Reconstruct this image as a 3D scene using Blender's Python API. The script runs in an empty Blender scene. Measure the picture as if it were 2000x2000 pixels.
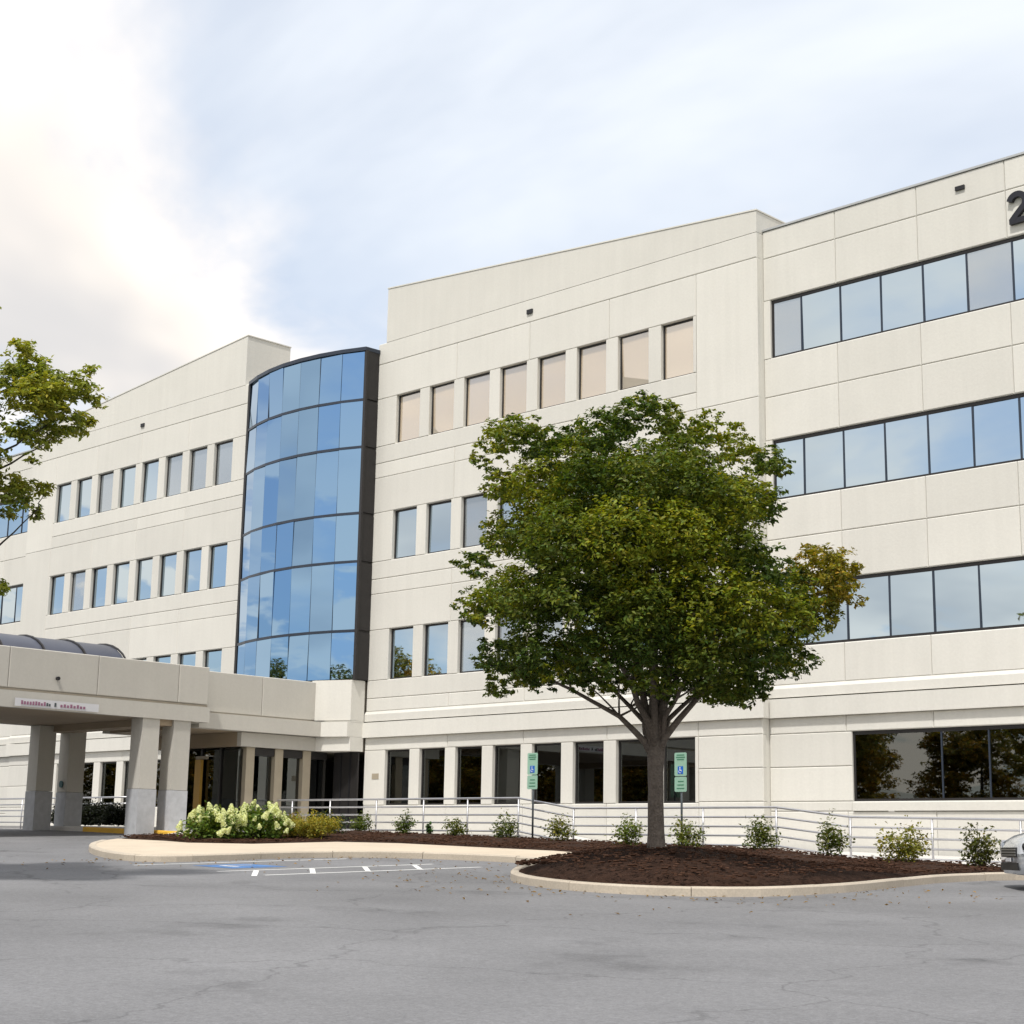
import bpy, bmesh, math, random
import numpy as np
from mathutils import Vector, Matrix
from mathutils.geometry import delaunay_2d_cdt

random.seed(7)
rng = np.random.default_rng(11)
SC = bpy.context.scene
COL = SC.collection
R = math.radians

# ------------------------------------------------------------------ camera
cam_d = bpy.data.cameras.new('camera')
cam_d.sensor_width = 36.0
cam_d.lens = 57.57
cam_d.clip_start = 0.1
cam_d.clip_end = 9000.0
cam = bpy.data.objects.new('camera', cam_d)
COL.objects.link(cam)
right = Vector((0.71527581, 0.69862111, 0.01758024))
up = Vector((0.12801933, -0.15571883, 0.97947062))
back = Vector((0.68701642, -0.69834103, -0.20081892))
m = Matrix.Identity(4)
for i in range(3):
    m[i][0], m[i][1], m[i][2] = right[i], up[i], back[i]
m[2][3] = 1.6
cam.matrix_world = m
SC.camera = cam

# ------------------------------------------------------------------ light
SUN_EL, SUN_AZ = 60.0, -70.0       # azimuth measured from +X towards +Y: a veiled sun high in front of the building
sv = Vector((math.cos(R(SUN_EL)) * math.cos(R(SUN_AZ)), math.cos(R(SUN_EL)) * math.sin(R(SUN_AZ)), math.sin(R(SUN_EL))))
sun_d = bpy.data.lights.new('sun', 'SUN')
sun_d.energy = 2.35
sun_d.angle = R(4)
sun_d.color = (1.0, 0.965, 0.91)
sun = bpy.data.objects.new('sun', sun_d)
COL.objects.link(sun)
sun.rotation_euler = sv.to_track_quat('Z', 'Y').to_euler()

world = bpy.data.worlds.new('World')
SC.world = world
world.use_nodes = True


def world_nodes():
    nt = world.node_tree
    nt.nodes.clear()
    N = lambda t: nt.nodes.new(t)
    L = nt.links.new
    out = N('ShaderNodeOutputWorld')
    bg = N('ShaderNodeBackground')
    bg.inputs['Strength'].default_value = 0.11
    sky = N('ShaderNodeTexSky')
    sky.sky_type = 'NISHITA'
    sky.sun_disc = False
    sky.sun_elevation = R(SUN_EL)
    sky.sun_rotation = R(90.0 - SUN_AZ)
    sky.air_density = 1.0
    sky.dust_density = 1.5
    sky.ozone_density = 1.0
    tc = N('ShaderNodeTexCoord')
    sep = N('ShaderNodeSeparateXYZ')
    L(tc.outputs['Generated'], sep.inputs[0])
    def math_(op, a, b=None, clamp=False):
        n = N('ShaderNodeMath'); n.operation = op; n.use_clamp = clamp
        for k, v in ((0, a), (1, b)):
            if v is None: continue
            if isinstance(v, (int, float)): n.inputs[k].default_value = v
            else: L(v, n.inputs[k])
        return n.outputs[0]
    zz = math_('MAXIMUM', sep.outputs[2], 0.0)
    den = math_('ADD', zz, 0.22)
    px = math_('DIVIDE', sep.outputs[0], den)
    py = math_('DIVIDE', sep.outputs[1], den)
    comb = N('ShaderNodeCombineXYZ')
    L(px, comb.inputs[0]); L(py, comb.inputs[1])
    def mapping(loc, scale):
        n = N('ShaderNodeMapping')
        n.inputs['Location'].default_value = loc
        n.inputs['Scale'].default_value = scale
        L(comb.outputs[0], n.inputs['Vector'])
        return n.outputs[0]
    def noise(vec, scale, detail, rough, dist=0.0):
        n = N('ShaderNodeTexNoise')
        n.inputs['Scale'].default_value = scale
        n.inputs['Detail'].default_value = detail
        n.inputs['Roughness'].default_value = rough
        n.inputs['Distortion'].default_value = dist
        L(vec, n.inputs['Vector'])
        return n.outputs['Fac']
    def ramp(fac, a, b):
        n = N('ShaderNodeMapRange')
        n.interpolation_type = 'SMOOTHSTEP'
        n.inputs['From Min'].default_value = a
        n.inputs['From Max'].default_value = b
        L(fac, n.inputs['Value'])
        return n.outputs[0]
    base = noise(mapping(CLOUD_LOC, (1, 1, 1)), 1.25, 7.0, 0.52, 0.25)
    cum = ramp(base, 0.465, 0.625)                    # heaped clouds
    veil = ramp(noise(mapping((4.2, 1.7, 2.0), (0.7, 1.6, 1)), 0.9, 5.0, 0.6, 0.6), 0.30, 0.75)
    low = math_('SUBTRACT', 1.0, ramp(zz, 0.16, 0.34))
    cum2 = math_('MULTIPLY', ramp(noise(mapping((1.3, 7.7, 0.4), (1, 1, 1)), 3.3, 7.0, 0.55, 0.3), 0.47, 0.535), low)     # distant heaps towards the horizon
    cum = math_('MAXIMUM', cum, cum2)
    shade = ramp(noise(mapping((CLOUD_LOC[0] + 0.10, CLOUD_LOC[1] - 0.13, CLOUD_LOC[2]), (1, 1, 1)), 1.25, 4.0, 0.5, 0.25), 0.50, 0.72)
    def mix(fac, a, b):
        n = N('ShaderNodeMix'); n.data_type = 'RGBA'
        if isinstance(fac, (int, float)): n.inputs[0].default_value = fac
        else: L(fac, n.inputs[0])
        for k, v in ((6, a), (7, b)):
            if isinstance(v, tuple): n.inputs[k].default_value = (*v, 1)
            else: L(v, n.inputs[k])
        return n.outputs[2]
    haze_f = math_('ADD', math_('MULTIPLY', veil, 0.35), 0.24)
    upw = ramp(zz, 0.12, 0.5)
    hazy = mix(math_('MINIMUM', math_('ADD', haze_f, math_('MULTIPLY', upw, 0.34)), 0.95), sky.outputs[0], (5.95, 6.2, 6.5))
    cl = mix(shade, (8.4, 7.5, 6.5), (4.7, 4.55, 4.45))
    col = mix(math_('MULTIPLY', cum, 0.92), hazy, cl)
    L(col, bg.inputs['Color'])
    L(bg.outputs[0], out.inputs['Surface'])


CLOUD_LOC = (-7.83, -4.76, 2.72)
world_nodes()
SC.view_settings.view_transform = 'Standard'
SC.view_settings.look = 'None'
SC.view_settings.gamma = 1.0
SC.view_settings.exposure = 0.66
SC.view_settings.use_curve_mapping = False
SC.cycles.use_denoising = True
SC.cycles.max_bounces = 8
SC.cycles.transparent_max_bounces = 16

# ------------------------------------------------------------------ materials
MATS = {}


def node_mat(name):
    mt = bpy.data.materials.new(name)
    mt.use_nodes = True
    nt = mt.node_tree
    return mt, nt, nt.nodes['Principled BSDF'], nt.nodes['Material Output']


def surf(name, col, rough=0.8, var=0.08, scale=3.0, fine=40.0, bump=0.15, metallic=0.0, streak=0.0, coat=0.0, spec=0.4, dist=0.01):
    """plain weathered surface: two noise scales vary the colour, a third gives relief"""
    mt, nt, b, out = node_mat(name)
    N = lambda t: nt.nodes.new(t)
    L = nt.links.new
    tc = N('ShaderNodeTexCoord')
    geo = N('ShaderNodeNewGeometry')
    n1 = N('ShaderNodeTexNoise'); n1.inputs['Scale'].default_value = scale; n1.inputs['Detail'].default_value = 5
    n2 = N('ShaderNodeTexNoise'); n2.inputs['Scale'].default_value = fine; n2.inputs['Detail'].default_value = 3
    L(geo.outputs['Position'], n1.inputs['Vector']); L(geo.outputs['Position'], n2.inputs['Vector'])
    add = N('ShaderNodeMath'); add.operation = 'ADD'
    L(n1.outputs['Fac'], add.inputs[0]); L(n2.outputs['Fac'], add.inputs[1])
    src = add.outputs[0]
    if streak:
        mp = N('ShaderNodeMapping'); mp.inputs['Scale'].default_value = (5.0, 5.0, 0.25)
        L(geo.outputs['Position'], mp.inputs['Vector'])
        n3 = N('ShaderNodeTexNoise'); n3.inputs['Scale'].default_value = 1.0; n3.inputs['Detail'].default_value = 4
        L(mp.outputs[0], n3.inputs['Vector'])
        mm = N('ShaderNodeMath'); mm.operation = 'MULTIPLY_ADD'
        L(n3.outputs['Fac'], mm.inputs[0]); mm.inputs[1].default_value = streak; L(src, mm.inputs[2])
        src = mm.outputs[0]
    mr = N('ShaderNodeMapRange')
    mr.inputs['From Min'].default_value = 0.7; mr.inputs['From Max'].default_value = 1.3 + streak
    mr.inputs['To Min'].default_value = 1.0 - var; mr.inputs['To Max'].default_value = 1.0 + var
    L(src, mr.inputs['Value'])
    oi = N('ShaderNodeObjectInfo')
    mr2 = N('ShaderNodeMapRange'); mr2.inputs['To Min'].default_value = 0.95; mr2.inputs['To Max'].default_value = 1.045
    L(oi.outputs['Random'], mr2.inputs['Value'])
    mu = N('ShaderNodeMath'); mu.operation = 'MULTIPLY'
    L(mr.outputs[0], mu.inputs[0]); L(mr2.outputs[0], mu.inputs[1])
    mx = N('ShaderNodeMix'); mx.data_type = 'RGBA'; mx.blend_type = 'MULTIPLY'
    mx.inputs[0].default_value = 1.0
    mx.inputs[6].default_value = (*col, 1)
    L(mu.outputs[0], mx.inputs[7])
    L(mx.outputs[2], b.inputs['Base Color'])
    b.inputs['Roughness'].default_value = rough
    b.inputs['Metallic'].default_value = metallic
    b.inputs['Specular IOR Level'].default_value = spec
    b.inputs['Coat Weight'].default_value = coat
    if bump:
        bp = N('ShaderNodeBump'); bp.inputs['Strength'].default_value = bump; bp.inputs['Distance'].default_value = dist
        L(n2.outputs['Fac'], bp.inputs['Height']); L(bp.outputs[0], b.inputs['Normal'])
    MATS[name] = mt
    return mt


def mirror_glass(name, tint, rough=0.015, wav=0.0):
    """coated reflective glazing: metallic tint, slight unevenness of the sheet"""
    mt, nt, b, out = node_mat(name)
    b.inputs['Base Color'].default_value = (*tint, 1)
    b.inputs['Metallic'].default_value = 1.0
    b.inputs['Roughness'].default_value = rough
    if wav:
        geo = nt.nodes.new('ShaderNodeNewGeometry')
        n = nt.nodes.new('ShaderNodeTexNoise'); n.inputs['Scale'].default_value = 0.9; n.inputs['Detail'].default_value = 1.0
        nt.links.new(geo.outputs['Position'], n.inputs['Vector'])
        bp = nt.nodes.new('ShaderNodeBump'); bp.inputs['Strength'].default_value = wav; bp.inputs['Distance'].default_value = 0.02
        nt.links.new(n.outputs['Fac'], bp.inputs['Height']); nt.links.new(bp.outputs[0], b.inputs['Normal'])
    MATS[name] = mt


def clear_glass(name, refl, trans):
    mt, nt, b, out = node_mat(name)
    nt.nodes.remove(b)
    g = nt.nodes.new('ShaderNodeBsdfGlossy'); g.inputs['Color'].default_value = (*refl, 1); g.inputs['Roughness'].default_value = 0.01
    t = nt.nodes.new('ShaderNodeBsdfTransparent'); t.inputs['Color'].default_value = (*trans, 1)
    fr = nt.nodes.new('ShaderNodeFresnel'); fr.inputs['IOR'].default_value = 2.5
    mx = nt.nodes.new('ShaderNodeMixShader')
    nt.links.new(fr.outputs[0], mx.inputs[0]); nt.links.new(t.outputs[0], mx.inputs[1]); nt.links.new(g.outputs[0], mx.inputs[2])
    nt.links.new(mx.outputs[0], out.inputs['Surface'])
    MATS[name] = mt


def leaf_mat(name, trans=0.34, rough=0.55, spec=0.25):
    mt, nt, b, out = node_mat(name)
    at = nt.nodes.new('ShaderNodeAttribute'); at.attribute_name = 'leafcol'
    nt.links.new(at.outputs['Color'], b.inputs['Base Color'])
    b.inputs['Roughness'].default_value = rough
    b.inputs['Specular IOR Level'].default_value = spec
    tr = nt.nodes.new('ShaderNodeBsdfTranslucent')
    hs = nt.nodes.new('ShaderNodeMix'); hs.data_type = 'RGBA'; hs.blend_type = 'MULTIPLY'; hs.inputs[0].default_value = 1.0
    nt.links.new(at.outputs['Color'], hs.inputs[6]); hs.inputs[7].default_value = (1.5, 1.45, 0.6, 1)
    nt.links.new(hs.outputs[2], tr.inputs['Color'])
    mx = nt.nodes.new('ShaderNodeMixShader'); mx.inputs[0].default_value = trans
    nt.links.new(b.outputs[0], mx.inputs[1]); nt.links.new(tr.outputs[0], mx.inputs[2])
    nt.links.new(mx.outputs[0], out.inputs['Surface'])
    MATS[name] = mt


surf('concrete', (0.638, 0.622, 0.572), 0.85, 0.085, 0.8, 14.0, 0.25, streak=0.9)
surf('canopy_concrete', (0.49, 0.47, 0.425), 0.85, 0.07, 0.9, 14.0, 0.2, streak=0.7)
surf('joint', (0.36, 0.32, 0.26), 0.9, 0.06)
surf('roofing', (0.30, 0.29, 0.28), 0.9, 0.1)
surf('coping', (0.42, 0.43, 0.43), 0.5, 0.05, metallic=0.3)
surf('bronze_frame', (0.028, 0.026, 0.026), 0.4, 0.1, metallic=0.2)
surf('blue_frame', (0.035, 0.045, 0.065), 0.35, 0.1, metallic=0.3)
surf('granite', (0.44, 0.45, 0.47), 0.55, 0.14, 6.0, 60.0, 0.1)
surf('soffit', (0.34, 0.27, 0.19), 0.8, 0.08, 1.5)
surf('post_tan', (0.38, 0.33, 0.25), 0.6, 0.06)
surf('ochre', (0.55, 0.33, 0.07), 0.5, 0.08)
surf('dark_inside', (0.05, 0.047, 0.043), 0.8, 0.15, 1.5)
surf('inside_wall', (0.16, 0.14, 0.12), 0.85, 0.1)
surf('ceiling_tile', (0.45, 0.42, 0.36), 0.85, 0.06)
surf('curtain', (0.20, 0.165, 0.12), 0.9, 0.15, 8.0)
surf('asphalt', (0.17, 0.17, 0.175), 0.85, 0.22, 0.35, 55.0, 0.5, spec=0.3)
surf('sidewalk', (0.52, 0.44, 0.34), 0.85, 0.11, 0.9, 30.0, 0.2)
surf('kerb_concrete', (0.47, 0.41, 0.33), 0.85, 0.13, 1.4, 30.0, 0.2)
surf('ramp_concrete', (0.60, 0.58, 0.55), 0.8, 0.06, 1.2, 25.0, 0.15)
surf('mulch', (0.040, 0.022, 0.015), 0.95, 0.5, 7.0, 45.0, 0.9, spec=0.1, dist=0.03)
surf('mulch_chip', (0.065, 0.034, 0.022), 0.95, 0.4, 20.0, 60.0, 0.3, spec=0.1)
surf('grass', (0.05, 0.085, 0.025), 0.95, 0.3, 0.6, 30.0, 0.6)
surf('bark', (0.145, 0.12, 0.10), 0.9, 0.3, 9.0, 30.0, 0.9, dist=0.04)
surf('dark_bark', (0.055, 0.045, 0.035), 0.9, 0.25, 9.0, 30.0, 0.6)
surf('galvanised', (0.50, 0.50, 0.52), 0.38, 0.08, metallic=0.75)
surf('sign_post', (0.10, 0.115, 0.125), 0.5, 0.1, metallic=0.5)
surf('sign_green', (0.28, 0.46, 0.36), 0.45, 0.05)
surf('sign_text', (0.06, 0.20, 0.12), 0.5, 0.05)
surf('sign_blue', (0.01, 0.12, 0.50), 0.45, 0.05)
surf('white_paint', (0.74, 0.74, 0.72), 0.7, 0.13, 2.0, 30.0, 0.2)
surf('blue_paint', (0.07, 0.17, 0.38), 0.7, 0.35, 2.0, 30.0, 0.2)
surf('yellow_paint', (0.72, 0.42, 0.05), 0.7, 0.12, 2.0, 30.0, 0.2)
surf('purple_letter', (0.27, 0.12, 0.19), 0.5, 0.1)
surf('banner', (0.62, 0.62, 0.64), 0.6, 0.03)
surf('black_metal', (0.015, 0.015, 0.017), 0.45, 0.1)
surf('numeral', (0.012, 0.012, 0.018), 0.35, 0.05)
surf('teal_sign', (0.03, 0.10, 0.11), 0.5, 0.1)
surf('skylight_glass', (0.07, 0.075, 0.10), 0.38, 0.1, 1.2, metallic=0.2, spec=0.6)
surf('car_paint', (0.56, 0.59, 0.63), 0.25, 0.02, metallic=0.35, bump=0, coat=1.0)
surf('tyre', (0.018, 0.018, 0.019), 0.85, 0.15)
surf('rim', (0.55, 0.56, 0.58), 0.3, 0.05, metallic=0.9)
surf('tail_red', (0.30, 0.02, 0.02), 0.2, 0.05)
surf('lamp_lens', (0.70, 0.73, 0.78), 0.08, 0.03, bump=0, coat=1.0)
surf('flower', (0.62, 0.68, 0.30), 0.7, 0.1, 30.0)


def worn_asphalt():
    """add fine cracks, sealed joints and oil stains to the plain asphalt"""
    nt = MATS['asphalt'].node_tree
    b = nt.nodes['Principled BSDF']
    src = b.inputs['Base Color'].links[0].from_socket
    N = lambda t: nt.nodes.new(t)
    L = nt.links.new
    geo = N('ShaderNodeNewGeometry')
    nz = N('ShaderNodeTexNoise'); nz.inputs['Scale'].default_value = .9; nz.inputs['Detail'].default_value = 5
    L(geo.outputs['Position'], nz.inputs['Vector'])
    ad = N('ShaderNodeMix'); ad.data_type = 'VECTOR'; ad.inputs[0].default_value = .22
    L(geo.outputs['Position'], ad.inputs[4]); 
    sc = N('ShaderNodeVectorMath'); sc.operation = 'SCALE'; sc.inputs['Scale'].default_value = 6.0
    L(nz.outputs['Color'], sc.inputs[0])
    sm = N('ShaderNodeVectorMath'); sm.operation = 'MULTIPLY_ADD'
    L(nz.outputs['Color'], sm.inputs[0]); sm.inputs[1].default_value = (1.6, 1.6, 0); L(geo.outputs['Position'], sm.inputs[2])
    nt.nodes.remove(ad); nt.nodes.remove(sc)
    fl = N('ShaderNodeVectorMath'); fl.operation = 'MULTIPLY'; fl.inputs[1].default_value = (1, 1, 0)
    L(sm.outputs[0], fl.inputs[0])
    vo = N('ShaderNodeTexVoronoi'); vo.feature = 'DISTANCE_TO_EDGE'; vo.inputs['Scale'].default_value = .22
    L(fl.outputs[0], vo.inputs['Vector'])
    cr = N('ShaderNodeMapRange'); cr.inputs['From Min'].default_value = .001; cr.inputs['From Max'].default_value = .0065
    cr.inputs['To Min'].default_value = .74; cr.inputs['To Max'].default_value = 1.0
    L(vo.outputs['Distance'], cr.inputs['Value'])
    st = N('ShaderNodeTexNoise'); st.inputs['Scale'].default_value = .55; st.inputs['Detail'].default_value = 6; st.inputs['Roughness'].default_value = .65
    L(geo.outputs['Position'], st.inputs['Vector'])
    sr = N('ShaderNodeMapRange'); sr.inputs['From Min'].default_value = .58; sr.inputs['From Max'].default_value = .72
    sr.inputs['To Min'].default_value = 1.0; sr.inputs['To Max'].default_value = .72
    L(st.outputs['Fac'], sr.inputs['Value'])
    ag = N('ShaderNodeTexNoise'); ag.inputs['Scale'].default_value = 16.0; ag.inputs['Detail'].default_value = 4; ag.inputs['Roughness'].default_value = .8
    L(geo.outputs['Position'], ag.inputs['Vector'])
    ar = N('ShaderNodeMapRange'); ar.inputs['From Min'].default_value = .3; ar.inputs['From Max'].default_value = .7
    ar.inputs['To Min'].default_value = .80; ar.inputs['To Max'].default_value = 1.2
    L(ag.outputs['Fac'], ar.inputs['Value'])
    m1 = N('ShaderNodeMath'); m1.operation = 'MULTIPLY'; L(cr.outputs[0], m1.inputs[0]); L(sr.outputs[0], m1.inputs[1])
    m2 = N('ShaderNodeMath'); m2.operation = 'MULTIPLY'; L(m1.outputs[0], m2.inputs[0]); L(ar.outputs[0], m2.inputs[1])
    mx = N('ShaderNodeMix'); mx.data_type = 'RGBA'; mx.blend_type = 'MULTIPLY'; mx.inputs[0].default_value = 1.0
    L(src, mx.inputs[6]); L(m2.outputs[0], mx.inputs[7])
    L(mx.outputs[2], b.inputs['Base Color'])


worn_asphalt()
mirror_glass('tower_glass', (0.21, 0.35, 0.53), 0.012, 0.05)
mirror_glass('window_glass', (0.42, 0.52, 0.61), 0.012, 0.06)
mirror_glass('car_glass', (0.08, 0.09, 0.11), 0.03)


def tinted_glass(name, tint, blind, amount):
    """reflective pane with a pale diffuse share: a drawn blind, and cream painted in for mirrored clouds"""
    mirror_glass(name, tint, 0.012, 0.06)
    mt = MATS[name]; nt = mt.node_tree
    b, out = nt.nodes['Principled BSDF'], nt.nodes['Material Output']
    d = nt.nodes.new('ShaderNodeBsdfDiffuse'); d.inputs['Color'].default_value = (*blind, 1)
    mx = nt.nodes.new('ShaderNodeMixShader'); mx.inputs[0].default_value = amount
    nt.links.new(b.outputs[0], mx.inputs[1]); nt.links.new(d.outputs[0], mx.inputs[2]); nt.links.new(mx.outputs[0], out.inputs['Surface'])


tinted_glass('window_cloud_blind', (0.52, 0.55, 0.58), (0.90, 0.70, 0.47), 0.36)  # cream of this blind also paints in clouds mirrored by the top row
tinted_glass('window_half_blind', (0.42, 0.50, 0.58), (0.34, 0.34, 0.34), 0.30)
clear_glass('ground_glass', (0.62, 0.66, 0.66), (0.34, 0.33, 0.29))
leaf_mat('leaf')
leaf_mat('far_leaf', 0.4)


# ------------------------------------------------------------------ mesh helpers
def tag(o, label=None, cat=None, group=None, kind=None):
    for k, v in (('label', label), ('category', cat), ('group', group), ('kind', kind)):
        if v: o[k] = v
    return o


def link(name, me, mat, parent=None, loc=(0, 0, 0), rot=None):
    o = bpy.data.objects.new(name, me)
    COL.objects.link(o)
    if mat and me is not None and not me.materials: me.materials.append(MATS[mat])
    o.location = loc
    if rot: o.rotation_euler = rot
    if parent is not None:
        o.parent = parent
        # parents sit at their own base: keep the child where it is in the world
        o.location = Vector(loc) - world_loc(parent)
    return o


def world_loc(o):
    p = Vector(o.location)
    while o.parent is not None:
        o = o.parent
        p += Vector(o.location)
    return p


def thing(name, loc, label, cat, group=None):
    o = bpy.data.objects.new(name, None)
    COL.objects.link(o)
    o.location = loc
    o.empty_display_size = 0.3
    return tag(o, label, cat, group)


class MB:
    def __init__(s): s.v, s.f = [], []
    def add(s, vs, fs):
        n = len(s.v); s.v += [tuple(p) for p in vs]; s.f += [tuple(i + n for i in f) for f in fs]; return s
    def box(s, x0, x1, y0, y1, z0, z1):
        return s.add([(x0, y0, z0), (x1, y0, z0), (x1, y1, z0), (x0, y1, z0), (x0, y0, z1), (x1, y0, z1), (x1, y1, z1), (x0, y1, z1)],
                     [(0, 3, 2, 1), (4, 5, 6, 7), (0, 1, 5, 4), (1, 2, 6, 5), (2, 3, 7, 6), (3, 0, 4, 7)])
    def prism(s, poly, y0, y1):          # poly in (x, z) counter-clockwise seen from -Y
        n = len(poly)
        vs = [(x, y0, z) for x, z in poly] + [(x, y1, z) for x, z in poly]
        fs = [tuple(range(n)), tuple(reversed(range(n, 2 * n)))] + [(i, n + i, n + (i + 1) % n, (i + 1) % n) for i in range(n)]
        return s.add(vs, fs)
    def zprism(s, poly, z0, z1):         # poly in (x, y) counter-clockwise from above
        n = len(poly)
        vs = [(x, y, z0) for x, y in poly] + [(x, y, z1) for x, y in poly]
        fs = [tuple(reversed(range(n))), tuple(range(n, 2 * n))] + [(i, (i + 1) % n, n + (i + 1) % n, n + i) for i in range(n)]
        return s.add(vs, fs)
    def tube(s, pts, rad, sides=10, cap=True, squash=None):
        pts = [Vector(p) for p in pts]
        if not hasattr(rad, '__len__'): rad = [rad] * len(pts)
        rings, prev = [], None
        for i, p in enumerate(pts):
            t = (pts[min(i + 1, len(pts) - 1)] - pts[max(i - 1, 0)]).normalized()
            if prev is None:
                a = t.orthogonal().normalized()
            else:
                a = (prev - t * prev.dot(t)).normalized()
            prev = a
            b = t.cross(a)
            rings.append([p + (a * math.cos(2 * math.pi * k / sides) + b * math.sin(2 * math.pi * k / sides)) * rad[i] for k in range(sides)])
        n0 = len(s.v)
        for r_ in rings: s.v += [tuple(q) for q in r_]
        for i in range(len(rings) - 1):
            for k in range(sides):
                a0 = n0 + i * sides + k; a1 = n0 + i * sides + (k + 1) % sides
                s.f.append((a0, a1, a1 + sides, a0 + sides))
        if cap:
            s.f.append(tuple(n0 + k for k in reversed(range(sides))))
            e = n0 + (len(rings) - 1) * sides
            s.f.append(tuple(e + k for k in range(sides)))
        return s
    def mesh(s, name, smooth=False):
        me = bpy.data.meshes.new(name)
        me.from_pydata(s.v, [], s.f)
        me.validate(); me.update()
        if smooth:
            me.polygons.foreach_set('use_smooth', [True] * len(me.polygons))
        return me
    def build(s, name, mat, parent=None, smooth=False):
        """mesh in world coordinates, origin at its own bounding centre"""
        v = np.array(s.v); c = (v.min(0) + v.max(0)) / 2
        s.v = [tuple(p) for p in (v - c)]
        return link(name, s.mesh(name, smooth), mat, parent, tuple(c))


_panels = {}


def panel(parent, name, x0, x1, z0, z1, yf, mat='concrete', t=0.16, ch=0.022, gap=0.004):
    """precast panel facing -Y with chamfered front edges"""
    w, h = (x1 - x0) / 2 - gap, (z1 - z0) / 2 - gap
    key = (round(w, 3), round(h, 3), t, ch, mat)
    if key not in _panels:
        d = t / 2
        vs = [(-w, d, -h), (w, d, -h), (w, d, h), (-w, d, h),
              (-w, -d + ch, -h), (w, -d + ch, -h), (w, -d + ch, h), (-w, -d + ch, h),
              (-w + ch, -d, -h + ch), (w - ch, -d, -h + ch), (w - ch, -d, h - ch), (-w + ch, -d, h - ch)]
        fs = [(3, 2, 1, 0), (8, 9, 10, 11)]
        for i in range(4):
            j = (i + 1) % 4
            fs += [(i, j, 4 + j, 4 + i), (4 + i, 4 + j, 8 + j, 8 + i)]
        me = bpy.data.meshes.new(name)
        me.from_pydata(vs, [], fs)
        me.materials.append(MATS[mat])
        _panels[key] = me
    return link(name, _panels[key], mat, parent, ((x0 + x1) / 2, yf + t / 2, (z0 + z1) / 2))


def xpanel(parent, name, y0, y1, z0, z1, xf, mat='concrete', t=0.16, ch=0.022, sgn=1):
    """the same panel facing +X (sgn=1) or -X (sgn=-1)"""
    o = panel(parent, name, 0, y1 - y0, z0, z1, 0, mat, t, ch)
    o.rotation_euler = (0, 0, R(90) * sgn)
    base = world_loc(parent) if parent else Vector((0, 0, 0))
    o.location = Vector((xf - sgn * t / 2, (y0 + y1) / 2, (z0 + z1) / 2)) - base
    return o


def terrain(x, y):
    t = -0.022 * x + 0.030 * y
    k = 0.12
    h = max(0.0, min(1.0, 0.5 + 0.5 * (1.95 - t) / k))
    z = 1.95 * (1 - h) + t * h - k * h * (1 - h)
    h2 = max(0.0, min(1.0, 0.5 + 0.5 * (z + 1.2) / k))
    return -1.2 * (1 - h2) + z * h2


# ------------------------------------------------------------------ ground
def grid_sheet(name, xs, ys, dz, mat):
    vs = [(x, y, terrain(x, y) + dz) for y in ys for x in xs]
    nx = len(xs)
    fs = [(j * nx + i, j * nx + i + 1, (j + 1) * nx + i + 1, (j + 1) * nx + i) for j in range(len(ys) - 1) for i in range(nx - 1)]
    me = bpy.data.meshes.new(name)
    me.from_pydata(vs, [], fs)
    me.polygons.foreach_set('use_smooth', [True] * len(fs))
    o = link(name, me, mat)
    return tag(o, kind='structure')


core_x = [-120 + 2 * i for i in range(91)]
core_y = [-60 + 2 * i for i in range(61)]
far = [-4000, -2000, -900, -400, -200]
grid_sheet('ground', far + core_x + [120, 300, 900, 2000, 4000], far + core_y + [120, 300, 900, 2000, 4000], -0.03, 'grass')
grid_sheet('parking_lot', [x for x in core_x if -96 <= x <= 40], [y for y in core_y if -16 <= y <= 36], 0.0, 'asphalt')


TREE_AT = Vector((-17.5, 21.3))


def berm(x, y):
    """mulch mound heaped round the foot of the shade tree"""
    d = Vector((x, y)) - TREE_AT
    a = d.x * .713 + d.y * .701
    b = -d.x * .701 + d.y * .713
    a = a / (2.3 if a < 0 else 3.0)
    return .44 * math.exp(-(a * a + (b / 1.9) ** 2))


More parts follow.
